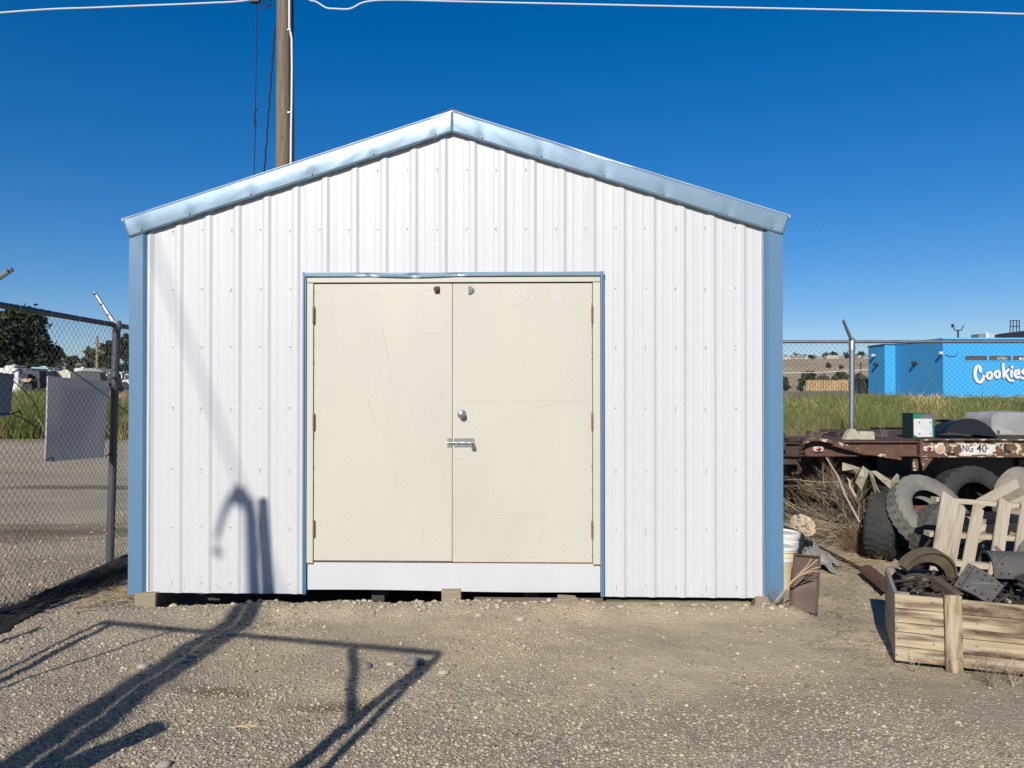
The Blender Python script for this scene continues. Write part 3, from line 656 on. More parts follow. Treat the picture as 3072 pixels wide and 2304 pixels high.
marks([[(1495, 577), (1520, 597), (1555, 612), (1585, 640), (1592, 690)], [(1650, 165), (1620, 225), (1570, 262), (1510, 270)], [(1112, 733), (1175, 710)], [(1205, 575), (1230, 600)], [(1650, 992), (1740, 965), (1900, 942)],
       [(1645, 930), (1658, 990)], [(1445, 1105), (1490, 1070), (1560, 1038)], [(1590, 1082), (1650, 1045), (1700, 1020)], [(1150, 926), (1300, 930), (1420, 925)], [(1500, 932), (1700, 925), (1900, 933), (2070, 935)],
       [(1115, 1450), (1185, 1350)], [(1405, 1695), (1440, 1620), (1478, 1545)], [(1385, 1720), (1480, 1716), (1600, 1730), (1735, 1738)], [(1738, 1525), (1742, 1570)], [(1718, 1660), (1730, 1690), (1748, 1715), (1735, 1740)],
       [(1740, 1780), (1705, 1850), (1700, 1900)], [(1868, 1650), (1862, 1670)], [(1855, 1715), (1850, 1755)], [(1700, 1622), (1745, 1608)], [(1862, 1790), (1872, 1835)], [(1110, 150), (1150, 128)], [(1360, 1680), (1358, 1670)]], .0022, doorR, M['scratch'], 'scratches')
marks([[(1110, 1325), (1160, 1332), (1210, 1330)], [(1270, 1022), (1290, 1024)], [(1275, 1014), (1282, 1034)]], .006, doorR, M['stain'], 'rust_marks', -.0174)

for d_, xa_, xb_ in ((doorL, fl1 + .01, seam - .02), (doorR, seam + .01, fr0 - .01)):
    gm_ = MB()
    for i in range(150):
        x_ = random.uniform(xa_, xb_); z_ = zl_b + .01 + (abs(random.gauss(0, .25)) if i < 110 else random.uniform(0, 2.1)); w_ = random.uniform(.0012, .004); h_ = random.uniform(.002, .02)
        if z_ < zl_t - .03: gm_.add([(x_ - w_, -.0174, z_), (x_ + w_, -.0174, z_ + .001), (x_ + w_ * .4, -.0174, z_ + h_), (x_ - w_ * .6, -.0174, z_ + h_ * .7)], [(0, 1, 2, 3)])
    gm_.build('grime_marks', mat('grime_on_cream', (.47, .43, .34), rough=.8), d_, kind='stuff')
    rm_ = MB(); ex_ = xa_ if d_ is doorL else xb_
    for i in range(46):
        z_ = random.uniform(zl_b + .02, zl_t - .02); h_ = random.uniform(.004, .03); w_ = random.uniform(.001, .004); x_ = ex_ - .004 if d_ is doorL else ex_ + .002
        rm_.add([(x_ - w_, -.0175, z_), (x_ + w_, -.0175, z_ + .002), (x_ + w_ * .5, -.0175, z_ + h_)], [(0, 1, 2)])
    rm_.build('rust_chips', M['rust_edge'], d_, kind='stuff')

# things under the shed
def blk(name, x0, y0, x1, y1, m, label, cat, dep=.3, Y=5.93, jit=.004):
    a = P(x0, y0, Y); b_ = P(x1, y1, Y); m_ = MB(); m_.box(((a.x + b_.x) / 2, Y + dep / 2, (a.z + b_.z) / 2), (abs(b_.x - a.x), dep, abs(a.z - b_.z)), jit=jit)
    return m_.build(name, m, bevel=.004, label=label, cat=cat)
blk('timber_block', 405, 1780, 465, 1822, M['wood_block'], 'yellowish wooden block under the left corner of the white shed', 'block', .25, 5.90)
blk('timber_block', 1324, 1766, 1383, 1822, M['wood_block'], 'square wooden block under the middle of the door sill', 'block', .25, 5.88)
blk('timber_block', 2268, 1792, 2330, 1830, M['wood_block'], 'grey brown wooden block under the right corner of the shed', 'block', .2, 5.82)
blk('buried_timber', 1420, 1805, 2255, 1850, M['wood_block'], 'long earth covered timber half buried below the right part of the shed', 'timber', .12, 5.87, .012)
a = P(1705, 1802, 5.74); m_ = MB(); m_.box((a.x, 5.76, .045), (.14, .1, .10), (.05, .08, .15), .012); m_.build('soil_brick', M['wood_block'], bevel=.006, label='broken earth coloured brick below the right door jamb', cat='brick')

# ---------------------------------------------------------------- utility pole and overhead wires
PY = 12.0; pc = P(851, 300, PY).x
pole = thing('utility_pole', 'weathered brown wooden utility pole rising behind the shed roof', 'pole', (pc, PY, 0))
m_ = MB(); m_.tube([(0, 0, z) for z in np.linspace(-.3, 9.6, 24)], [.150 - .0022 * i for i in range(24)], 20)
m_.build('pole_shaft', M['pole'], pole, smooth=True)
cx = lambda px, py, Y=PY - .12: (P(px, py, Y) - Vector((pc, PY, 0)))
m_ = MB(); m_.tube([cx(866, -260, PY - .12), cx(868, 0), cx(868, 80), cx(875, 115), cx(876, 200), cx(875, 300), cx(873, 400), cx(872, 560), cx(870, 900)], .017, 8); m_.build('white_conduit', M['cable_white'], pole, smooth=True)
m_ = MB(); m_.tube([cx(877, -260, PY), cx(877, 200, PY), cx(879, 400, PY), cx(878, 900, PY)], .022, 6); m_.build('black_riser_cable', M['cable_black'], pole, smooth=True)
m_ = MB()
for qx, qy in ((867, 89), (867, 337)): c_ = cx(qx, qy, PY - .14); m_.box(c_, (.05, .02, .02))
m_.build('conduit_clips', M['cable_white'], pole, kind='stuff')
for zc in (8.6,):
    m_ = MB(); m_.box((0, -.2, zc), (2.2, .1, .12)); m_.build('crossarm', M['pole'], pole)
def cable(name, pts, r_, m, label, cat='cable', n=6):
    q = []
    pts = [Vector(p) for p in pts]
    for i in range(len(pts) - 1):   # catmull-rom smoothing
        p0 = pts[max(i - 1, 0)]; p1 = pts[i]; p2 = pts[i + 1]; p3 = pts[min(i + 2, len(pts) - 1)]
        for s_ in range(6):
            u = s_ / 6; q.append(.5 * ((2 * p1) + (p2 - p0) * u + (2 * p0 - 5 * p1 + 4 * p2 - p3) * u * u + (3 * p1 - p0 - 3 * p2 + p3) * u ** 3))
    q.append(pts[-1]); m_ = MB(); m_.tube(q, r_, n); return m_.build(name, m, smooth=True, label=label, cat=cat)
cable('overhead_cable', [P(-900, 120, PY), P(0, 38, PY), P(300, 22, PY), P(600, 10, PY), P(740, 1, PY), P(826, -25, PY)], .012, M['cable_white'], 'white overhead cable entering from the left edge to the pole', 'cable')
cable('overhead_cable', [P(878, -35, PY), P(925, -2, PY), P(950, 6, PY), P(978, 23, PY), P(1005, 26, PY), P(1050, 26, PY), P(1095, 6, PY), P(1180, 0, PY), P(1400, 5, PY), P(1900, 16, PY), P(2600, 31, PY), P(3072, 42, PY), P(4500, 90, PY)], .012, M['cable_white'], 'white overhead cable dipping then running right across the sky', 'cable')
m_ = MB(); a = P(765, 2, PY); m_.box(a, (.14, .08, .06)); m_.tube([a, a + Vector((0, 0, -.05))], .02, 8); m_.build('cable_clamp', M['cable_black'], label='small dark clamp box on the cable left of the pole top', cat='clamp')
cable('hanging_wire', [P(770, 5, PY), P(769, 150, PY), P(766, 320, PY), P(764, 345, PY), P(767, 372, PY), P(764, 450, PY), P(762, 560, PY), P(761, 900, PY)], .008, M['cable_black'], 'thin black wire hanging straight down from the clamp to the roof', 'wire')
m_ = MB(); m_.tube([P(770, 325, PY), P(765, 335, PY), P(764, 352, PY), P(763, 372, PY), P(769, 384, PY)], .014, 6); m_.build('wire_splice', M['cable_black'], label='knotted splice in the straight hanging wire', cat='splice', smooth=True)
q = [P(823, 80, PY)]
for i in range(60): 
    py = 85 + i * 9.5; q.append(P(824 - (py - 80) * .071 + 1.2 * math.sin(i * 1.1), py, PY))
m_ = MB(); m_.tube(q, .013, 6); m_.build('twisted_wire', M['cable_black'], smooth=True, label='twisted black cable slanting from the pole down to the roof', cat='wire')
q = []
for i in range(80):
    a = i / 80 * 2 * math.pi * 3.0; rr_ = 15 + 1.5 * math.sin(i * .35); q.append(P(802 + rr_ * math.cos(a) * .95, 10 + rr_ * math.sin(a) * .8, PY - .1 + i * .0006))
q = [P(768, 15, PY), P(776, 26, PY), P(790, 29, PY)] + q
m_ = MB(); m_.tube(q, .006, 5); m_.build('cable_coil', M['cable_black'], smooth=True, label='looped coil of spare black cable beside the pole top', cat='coil')

# ---------------------------------------------------------------- chain link fences
def chainlink(p0, p1, z0, z1, parent, m, w_=.036, r_=.0017, lift=None):
    p0 = Vector(p0); p1 = Vector(p1); dv = (p1 - p0); Ln = dv.length; dv.normalize(); nn = Vector((dv.y, -dv.x, 0))
    nw = int(Ln / w_); nr = int((z1 - z0) / w_); V = []; Fs = []; 
    ri, ki = np.meshgrid(np.arange(nr + 1), np.arange(nw), indexing='xy')
    s_ = (ki + ((ri + ki) % 2)) * w_; z = z0 + ri * w_
    off = np.where((ri + ki) % 2 == 0, 1, -1) * .002
    wob = .012 * vnoise(s_ * 1.5, z * 1.5, 77)
    cx_ = p0.x + dv.x * s_ + nn.x * (off + wob); cy_ = p0.y + dv.y * s_ + nn.y * (off + wob); z = z + .01 * vnoise(s_, z, 78)
    C_ = np.stack([cx_, cy_, z], -1)              # nw, nr+1, 3
    a3 = [(0, 1), (.87, -.5), (-.87, -.5)]
    ring = np.stack([C_ + np.array([nn.x * b_ * r_ + dv.x * a_ * r_, nn.y * b_ * r_ + dv.y * a_ * r_, 0]) for a_, b_ in a3], 2)
    V = ring.reshape(-1, 3); base = (np.arange(nw)[:, None] * (nr + 1) + np.arange(nr)[None]) * 3; base = base.reshape(-1)
    fs = np.concatenate([np.stack([base + i, base + (i + 1) % 3, base + 3 + (i + 1) % 3, base + 3 + i], 1) for i in range(3)])
    return raw('chain_link_mesh', V, fs, m, parent, kind='stuff')
# left fence
fp = G(328, 1690); fn = P(0, 915, (2.27 - CAMH) * F / (1170 - 915)); 
fdir = Vector((fp.x - fn.x + .05, fp.y - fn.y, 0)).normalized()
lf = thing('chain_link_fence', 'grey chain link fence running away along the left of the shed', 'fence')
A = fn - fdir * .42; A.z = 0; B = Vector((fp.x + .05, fp.y, 0)) + fdir * 3.2
chainlink(A, B, .04, 2.25, lf, M['wire_dark'], r_=.0017)
m_ = MB(); m_.tube([A + Vector((0, 0, 2.27)), Vector((fp.x + .05, fp.y, 2.27)), B + Vector((0, 0, 2.27))], .024, 10); m_.build('top_rail', M['pipe_dark'], lf, smooth=True)
for (c0, tipx, tipz, tipy, lean) in ((Vector((fp.x, fp.y, 0)), P(283, 877, fp.y), 0, 0, .06), (A + fdir * .02, P(37, 808, A.y), 0, 0, .0)):
    top = c0 + Vector((lean, 0, 2.25)); m_ = MB(); m_.tube([c0 + Vector((0, 0, -.2)), top], .036, 14); po = m_.build('fence_post', M['pipe_dark'], lf, smooth=True)
    m_ = MB(); m_.tube([top + Vector((0, 0, -.03)), top + Vector((0, 0, .06))], .042, 14); m_.build('post_cap', M['galv_dull'], po, smooth=True)
    m_ = MB(); tip = tipx; d = (tip - top).normalized(); m_.tube([top + Vector((0, 0, .02)), top.lerp(tip, .15), tip], [.030, .022, .016], 8); m_.build('barb_arm', M['galv'], po, smooth=True)
    m_ = MB()
    for u in (.35, .65, .95): q = top.lerp(tip, u); m_.box(q + Vector((0, -.018, 0)), (.016, .012, .016))
    m_.build('arm_slots', M['black'], po, kind='stuff')
m_ = MB(); s_ = .2
while s_ < 4.6:
    q = A + fdir * s_ + Vector((0, 0, 2.27)); M4 = Matrix.Translation(q) @ fdir.to_track_quat('Z', 'Y').to_matrix().to_4x4(); m_.lathe([(.0285, -.005), (.030, 0), (.0285, .005)], 12, M4); s_ += .42
m_.build('wire_ties', M['banner_edge'], lf, smooth=True, kind='stuff')
# right fence
RY = 10.6; rf = thing('chain_link_fence', 'galvanised chain link fence behind the rusty trailer on the right', 'fence')
zr = P(2700, 1025, RY).z; x0, x1 = 2.2, 9.0
chainlink((x0, RY, 0), (x1, RY, 0), .03, zr - .01, rf, M['wire'], r_=.0025)
m_ = MB(); m_.tube([(x0, RY, zr), (x1, RY, zr)], .023, 10); m_.build('top_rail', M['galv'], rf, smooth=True)
m_ = MB(); m_.tube([(x0, RY, .35), (x1, RY, .36)], .003, 4); m_.build('tension_wire', M['wire'], rf)
for px in (2553, 3270):
    q = P(px, 1030, RY); m_ = MB(); m_.tube([(q.x - .02, RY - .03, -.2), (q.x, RY - .03, zr)], .036, 14); po = m_.build('fence_post', M['galv'], rf, smooth=True)
    m_ = MB(); m_.tube([(q.x, RY - .03, zr - .14), (q.x, RY - .03, zr + .02), (q.x + .0, RY - .03, zr + .045)], [.044, .044, .03], 14); m_.build('post_cap', M['galv'], po, smooth=True)
    tp = P(px - 24, 960, RY - .25); m_ = MB(); m_.tube([(q.x, RY - .03, zr), Vector((q.x, RY - .03, zr)).lerp(tp, .2), tp], [.03, .024, .018], 8); m_.build('barb_arm', M['galv_dull'], po, smooth=True)

# banners tied behind the left fence
def fpt(px, py, off=.05):   # ray onto the left fence plane
    nn = Vector((fdir.y, -fdir.x, 0)); o = Vector((0, 0, CAMH)); p0 = A - nn * off; d = ray(px, py); tt = (p0 - o).dot(nn) / d.dot(nn); return o + d * tt
def banner(c4, label):
    vs_ = []; nU, nV = 24, 20; TL, TR, BR, BL = [fpt(*q) for q in c4]; nn = Vector((fdir.y, -fdir.x, 0))
    for j in range(nV + 1):
        for i in range(nU + 1):
            u, v = i / nU, j / nV; p = TL.lerp(TR, u).lerp(BL.lerp(BR, u), v)
            vs_.append(p - nn * (.012 * math.sin(u * 5 + v * 3) + .01 * float(vnoise(u * 5, v * 5, 4))))
    W_ = nU + 1; m_ = MB(); m_.add(vs_, [(j * W_ + i, j * W_ + i + 1, (j + 1) * W_ + i + 1, (j + 1) * W_ + i) for j in range(nV) for i in range(nU)])
    o = m_.build('vinyl_banner', M['banner'], smooth='full', label=label, cat='banner', group='grey banners on the left fence')
    m2 = MB(); m2.tube([TL, TL.lerp(BL, .5) + Vector((0, .004, 0)), BL], .006, 5); m2.build('white_hem', M['banner_edge'], o)
    m3 = MB()
    for q in (TL, TR, BL, BR): m3.tube([q + Vector((0, 0, .01)), q + nn * .06 + Vector((.0, 0, .035)), q + nn * .07], .006, 5)
    m3.build('tie', M['cable_black'], o, kind='stuff')
banner([(143, 1128), (324, 1143), (316, 1372), (135, 1385)], 'slate grey square vinyl banner hung on the left fence beside the post')
banner([(-240, 1095), (37, 1122), (36, 1246), (-260, 1290)], 'grey vinyl banner cut off by the left edge of the photo')
cable('loose_wire', [fpt(-150, 870), fpt(7, 960), fpt(60, 1000), fpt(153, 1068), fpt(240, 1130), fpt(329, 1195), fpt(390, 1241), fpt(470, 1285)], .0045, M['cable_black'], 'longest black wire sagging across the left fence to the shed', 'wire', 5)
cable('loose_wire', [fpt(-150, 1070), fpt(0, 1118), fpt(50, 1152), fpt(93, 1195), fpt(120, 1240)], .004, M['cable_black'], 'short black wire sagging between the two grey banners', 'wire', 5)
cable('loose_wire', [fpt(-80, 1255), fpt(0, 1243), fpt(34, 1243), fpt(80, 1262), fpt(131, 1301)], .0045, M['cable_black'], 'black wire curving below the left edge banner', 'wire', 5)

# black cloth strip and dark weeds at the fence foot, shade painted into the cloth
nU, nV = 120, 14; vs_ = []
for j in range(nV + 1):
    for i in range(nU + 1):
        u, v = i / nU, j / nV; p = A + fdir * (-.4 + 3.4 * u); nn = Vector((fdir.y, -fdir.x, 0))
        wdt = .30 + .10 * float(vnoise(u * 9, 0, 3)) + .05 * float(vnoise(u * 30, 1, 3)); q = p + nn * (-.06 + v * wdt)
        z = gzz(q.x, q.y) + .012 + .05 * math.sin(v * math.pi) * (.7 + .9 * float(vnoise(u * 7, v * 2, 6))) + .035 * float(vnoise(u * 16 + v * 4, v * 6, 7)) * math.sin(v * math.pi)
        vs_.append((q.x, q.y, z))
W_ = nU + 1; MB().add(vs_, [(j * W_ + i, j * W_ + i + 1, (j + 1) * W_ + i + 1, (j + 1) * W_ + i) for j in range(nV) for i in range(nU)]).build('cloth_and_shade_strip', M['fabric_shade'], smooth='full', label='crumpled black ground cloth strip with shade in its black along the foot of the left fence', cat='ground cloth')

# ---------------------------------------------------------------- plants
def blades(name, x, y, h, wd, cols, m='leaf', lean=.35, z0=None, segs=1, parent=None, **tags):
    n = len(x); z = gz(x, y) if z0 is None else z0
    an = rng.uniform(0, 2 * np.pi, n); la = rng.uniform(0, 2 * np.pi, n); ll = h * rng.uniform(.05, lean, n)
    dx, dy = np.cos(an) * wd / 2, np.sin(an) * wd / 2; lx, ly = np.cos(la) * ll, np.sin(la) * ll
    b0 = np.stack([x - dx, y - dy, z - .02], 1); b1 = np.stack([x + dx, y + dy, z - .02], 1)
    m0 = np.stack([x - dx * .7 + lx * .35, y - dy * .7 + ly * .35, z + h * .55], 1); m1 = np.stack([x + dx * .7 + lx * .35, y + dy * .7 + ly * .35, z + h * .55], 1)
    tp = np.stack([x + lx, y + ly, z + h], 1)
    V = np.stack([b0, b1, m1, m0, tp], 1).reshape(-1, 3); b_ = np.arange(n) * 5
    fs = np.concatenate([np.stack([b_, b_ + 1, b_ + 2], 1), np.stack([b_, b_ + 2, b_ + 3], 1), np.stack([b_ + 3, b_ + 2, b_ + 4], 1)])
    return raw(name, V, fs, M[m], parent, col=np.repeat(cols, 5, 0), **tags)
GREEN = np.array([(.12, .165, .04), (.165, .205, .06), (.08, .115, .03), (.22, .225, .09), (.33, .28, .14), (.42, .35, .19)]) * np.array([1.12, .97, .85])
def weedcols(x, y, bias):
    n = len(x); q_ = x / y * 34; l_ = np.log(y) * 7; g = .5 + 1.3 * vnoise(q_ * .5 + 3, l_ * .6, 41) + .9 * vnoise(q_ * 1.6, l_ * 1.8, 42) + bias + rng.normal(0, .17, n)
    i = np.clip((g * 5.2), 0, 5).astype(int); return GREEN[i] * rng.uniform(.75, 1.2, (n, 1))
# right field
n = 150000; inv = rng.uniform(1 / 60, 1 / 10.9, n); y = 1 / inv; x = rng.uniform(.30, .74, n) * y
k = rng.random(n) < np.clip(.55 + 1.5 * vnoise(x / y * 30, np.log(y) * 9, 51) + 1.0 * vnoise(x / y * 80, np.log(y) * 22, 52), .06, 1); x, y = x[k], y[k]
hh_ = (.30 + 1.0 * (vnoise(x * .8, y * .5, 53) + .5) * (.6 + .8 * (vnoise(x * 2.2, y * 1.2, 54) + .5))) * rng.uniform(.45, 1.1, len(x)) * (1 - .45 * sstep(14, 50, y)) * (1 + .35 * sstep(.50, .44, x / y) * sstep(20, 13, y))
bias = -.26 + .80 * np.exp(-((x / y - .545) / .035) ** 2) * sstep(13, 22, y) + .12 * sstep(13, 11, y) * sstep(.42, .36, x / y)
blades('weed_field', x, y, hh_ * (1 + .5 * (rng.random(len(x)) > .93)), .007 + .0008 * y * rng.uniform(.5, 1.2, len(x)), weedcols(x, y, bias), lean=.7, label='green and straw coloured weeds filling the field behind the right fence', cat='weeds', kind='stuff')
# broad leaves among them
n = 110000; inv = rng.uniform(1 / 55, 1 / 10.9, n); y = 1 / inv; x = rng.uniform(.30, .74, n) * y
k = rng.random(n) < np.clip(.5 + 1.5 * vnoise(x * .7 + 9, y * .4, 61), 0, 1); x, y = x[k], y[k]
zz = gz(x, y) + rng.random(len(x)) * 1.0 * (.6 + vnoise(x * .8, y * .5, 53)) * (1 - .45 * sstep(14, 50, y))
blades('weed_leaves', x, y, rng.uniform(.03, .09, len(x)) * (1 + y * .03), .014 + .0009 * y * rng.uniform(.5, 1.3, len(x)), weedcols(x, y, -.28), lean=1.6, z0=zz, label='broad leafy weeds mixed into the right hand field', cat='weeds', kind='stuff')
n = 240; inv = rng.uniform(1 / 42, 1 / 11.2, n); cy_ = 1 / inv; cx_ = rng.uniform(.31, .74, n) * cy_
V = []; C_ = []
for a, b_ in zip(cx_, cy_):
    s_ = rng.uniform(.22, .50) * (1 + .012 * b_); k_ = 330; u = rng.normal(0, 1, (k_, 3)); u /= np.linalg.norm(u, axis=1)[:, None]; p = u * (s_ * rng.random(k_) ** .5)[:, None] * np.array([1.2, 1, .95]); g0 = float(gz(a, b_)); p = p + np.array([a, b_, g0 + s_ * .55]); p[:, 2] = np.maximum(p[:, 2], g0 + .02)
    V.append(p); C_.append((GREEN[min(5, int(abs(rng.normal(1.2, 1.6))))] if rng.random() > .4 else np.array([.045, .062, .02])) * rng.uniform(.6, 1.3) * rng.uniform(.7, 1.3, (k_, 1)))
p = np.concatenate(V); c_ = np.concatenate(C_); n_ = len(p); a = rng.normal(0, 1, (n_, 3)); a /= np.linalg.norm(a, axis=1)[:, None]; bb = np.cross(a, rng.normal(0, 1, (n_, 3))); bb /= np.linalg.norm(bb, axis=1)[:, None]; s_ = ((.012 + .0007 * p[:, 1]) * rng.uniform(.6, 1.8, n_))[:, None]
raw('weed_clumps', np.stack([p - a * s_, p - bb * s_ * .5, p + a * s_, p + bb * s_ * .5], 1).reshape(-1, 3), np.arange(n_ * 4).reshape(-1, 4), M['leaf'], col=np.repeat(c_, 4, 0), label='bushy clumps of weed breaking up the right hand field', cat='weeds', kind='stuff')
# left field
n = 120000; inv = rng.uniform(1 / 66, 1 / 25.5, n); y = 1 / inv; x = rng.uniform(-.80, -.44, n) * y
k = rng.random(n) < np.clip(.7 + 1.2 * vnoise(x * .5, y * .4, 55), .1, 1); x, y = x[k], y[k]
hh_ = (.5 + .9 * (vnoise(x * .5, y * .4, 56) + .5)) * rng.uniform(.4, 1.1, len(x)) * (1 - .3 * sstep(30, 60, y))
blades('weed_field', x, y, hh_, .010 + .0006 * y * rng.uniform(.5, 1.2, len(x)), weedcols(x, y, -.15 + .35 * sstep(-.535, -.50, x / y) + .25 * sstep(27, 25.5, y)), lean=.7, label='tall green and golden weeds beyond the road behind the left fence', cat='weeds', kind='stuff')
# dry straw by the left corner of the shed, dark tufts at the fence foot, litter on the right
STRAW = np.array([(.42, .33, .19), (.33, .25, .14), (.50, .41, .26), (.24, .18, .10)])
def straw(name, pts, n, spread, ln, th, label, cols=STRAW, up=.2, cat='dry grass', kind='stuff'):
    V = []; Fs = []; C_ = []
    for i in range(n):
        px, py = random.choice(pts); g = G(px + random.gauss(0, spread[0]), py + random.gauss(0, spread[1])); l_ = random.uniform(*ln); a = random.gauss(0, .6) if random.random() < .6 else random.uniform(0, 6.28)
        z = gzz(g.x, g.y) + .004 + random.random() * .012; d = Vector((math.cos(a), math.sin(a) * .8, random.uniform(-.03, up))) * l_; e = Vector((-math.sin(a), math.cos(a), 0)) * th / 2; p = Vector((g.x, g.y, z)); md = p + d * .5 + Vector((0, 0, l_ * .08))
        b_ = len(V); V += [p - e, p + e, md + e + Vector((0, 0, th * .5)), md - e, p + d]; Fs += [(b_, b_ + 1, b_ + 2), (b_, b_ + 2, b_ + 3), (b_ + 3, b_ + 2, b_ + 4)]; C_ += [cols[random.randrange(len(cols))] * random.uniform(.7, 1.15)] * 5
    return raw(name, np.array([tuple(v) for v in V]), np.array(Fs), M['twig'], col=np.array(C_), label=label, cat=cat, kind=kind)
straw('dry_straw', [(350, 1780), (300, 1800), (250, 1815), (385, 1770), (340, 1805)], 700, (26, 9), (.05, .16), .003, 'golden dry straw lying beside the left corner of the shed')
DK = np.array([(.03, .025, .02), (.05, .04, .028), (.02, .018, .015), (.08, .065, .04)])
straw('dark_dead_grass', [(380, 1715), (350, 1720), (320, 1725), (300, 1745), (250, 1755), (200, 1775), (120, 1800), (50, 1835), (0, 1850)], 2600, (22, 10), (.05, .16), .004, 'dark matted dead grass at the foot of the left fence', DK, up=.75)
straw('twig_litter', [(2560, 1780), (2520, 1830), (2600, 1720), (2500, 1880), (2560, 1930), (2620, 1960), (2480, 1760), (2540, 1700)], 900, (50, 40), (.02, .09), .0022, 'small dry twigs strewn on the dust left of the crate', np.array([(.22, .17, .11), (.14, .10, .07), (.34, .28, .18)]), up=.12)
straw('dry_stalks', [(2520, 1690), (2580, 1700), (2640, 1720), (2670, 1735)], 260, (36, 10), (.10, .35), .003, 'long flattened dry stalks pointing from the tyres to the crate', up=.06)
straw('yard_straw', [(1100 + 90 * i, 1900 + (i * 67) % 220) for i in range(20)], 260, (120, 70), (.02, .06), .002, 'tiny straw bits scattered over the open yard gravel', up=.08)
o = straw('straw_wisp', [(690, 2180), (720, 2178)], 14, (16, 2), (.06, .14), .004, 'small wisp of yellow straw on the gravel at lower left', np.array([(.6, .5, .28)]), up=.05, cat='straw', kind=None)

def bush(name, base, tips_dir, n, ln, r0, label, cols, cat='dead bush', depth=3, spread=.5, droop=0.0, ns=3, m='twig'):
    V = []; Fs = []; C_ = []
    def seg(p, q, ra, rb, c):
        T = (q - p).normalized(); u = T.orthogonal().normalized(); v = T.cross(u); b_ = len(V)
        for pp, rr_ in ((p, ra), (q, rb)):
            for k_ in range(ns): a = 2 * math.pi * k_ / ns; V.append(pp + (u * math.cos(a) + v * math.sin(a)) * rr_); C_.append(c)
        for k_ in range(ns): k1 = (k_ + 1) % ns; Fs.append((b_ + k_, b_ + k1, b_ + ns + k1, b_ + ns + k_))
    def grow(p, d, l_, r_, lev):
        c = cols[random.randrange(len(cols))] * random.uniform(.7, 1.2); k_ = 4; step = l_ / k_
        for i in range(k_):
            d = (d + Vector((random.gauss(0, .14), random.gauss(0, .14), random.gauss(0, .14) - droop))).normalized(); q = p + d * step
            if q.z < .015: q.z = .015
            seg(p, q, r_, r_ * .8, c); r_ *= .82; p = q
            if lev > 0:
                for _ in range(random.choice((1, 2, 2)) if lev > 1 else random.choice((1, 2))):
                    dd = (d + Vector((random.gauss(0, spread), random.gauss(0, spread), random.gauss(.1, spread)))).normalized(); grow(p, dd, l_ * random.uniform(.3, .55), r_ * .65, lev - 1)
    for i in range(n):
        d = (Vector(tips_dir) + Vector((random.gauss(0, .35), random.gauss(0, .35), random.gauss(0, .3)))).normalized()
        grow(Vector(base) + Vector((random.gauss(0, .05 * ln), random.gauss(0, .05 * ln), 0)), d, ln * random.uniform(.6, 1.1), r0, depth)
    return raw(name, np.array([tuple(v) for v in V]), np.array(Fs), M[m], col=np.array(C_), label=label, cat=cat)
TW = np.array([(.40, .31, .21), (.30, .225, .15), (.50, .41, .28), (.20, .145, .10)])
TP = np.array([(.58, .51, .39), (.46, .39, .28), (.33, .26, .19)])
g = G(2610, 1640); bush('dead_bush', (g.x, g.y + .1, .05), (-.75, -.1, .8), 17, .95, .009, 'large tangled dead bush heaped below the trailer left of the tyres', TW, depth=3, spread=.55)
g = G(2600, 1625); bush('dead_bush', (g.x, g.y - .15, .06), (-1.1, -.1, .22), 6, .75, .006, 'bare pale branches sprawling left over the ground below the trailer', TP, depth=3, spread=.5)
g = G(2540, 1650); bush('tumbleweed', (g.x, g.y, .02), (0, -.2, .5), 30, .30, .003, 'low rusty brown tumbleweed heap in front of the dead bush', np.array([(.24, .15, .08), (.30, .20, .11), (.17, .10, .06)]), depth=3, spread=.9, cat='tumbleweed')
for (a, c_, lab) in (((2478, 1372, 7.35), (2578, 1565, 7.35), 'long bare pale branch leaning diagonally in front of the dead bush'), ((2530, 1420, 7.5), (2568, 1490, 7.4), 'shorter pale branch right of the long diagonal one')):
    p, q = P(*a), P(*c_); m_ = MB(); m_.tube([p, p.lerp(q, .3) + Vector((.02, 0, .0)), p.lerp(q, .6) + Vector((-.01, 0, .01)), q], [.006, .008, .010, .011], 6); m_.build('branch', mat('pale_branch', (.5, .44, .33), (.38, .32, .24), .9), smooth=True, label=lab, cat='branch')
g = G(2980, 2065); bush('dry_weed', (g.x, g.y, .0), (0, -.1, 1), 8, .20, .0022, 'small grey dry weed in front of the crate near the right edge', np.array([(.24, .20, .16), (.32, .27, .2)]), depth=2, spread=.7, cat='weed')
g = G(2740, 2010); bush('dry_weed', (g.x, g.y, .0), (.1, -.2, .6), 5, .12, .002, 'tiny dry weed at the left front corner of the crate', TP, depth=1, spread=.7, cat='weed')
g = G(3040, 2060); bush('dry_weed', (g.x, g.y, .0), (.1, -.2, .8), 7, .16, .002, 'dry weed at the right edge under the crate planks', TP, depth=2, spread=.7, cat='weed')
g = G(2655, 1740); bush('dry_weed', (g.x, g.y + .05, .0), (.1, .1, 1), 6, .16, .0025, 'straw coloured weed tuft behind the crate corner', TP, depth=2, spread=.5, cat='weed')
for bx_, lab_ in ((2480, 'brown brush heaped on the left end of the trailer deck'), (2380, 'grey brush heap between the shed and the trailer end')):
    g = P(bx_, 1315, 8.3); bush('dry_brush', (g.x, 8.6, .95), (0, 0, .5), 22, .36, .003, lab_, TW, depth=2, spread=.9, cat='brush')
g = P(2660, 1315, 8.4); bush('dry_weed', (g.x, 8.5, 1.05), (.1, 0, 1), 5, .22, .0025, 'thin dry stalks growing through the trailer deck left of the green box', TP, depth=1, spread=.5, cat='weed')

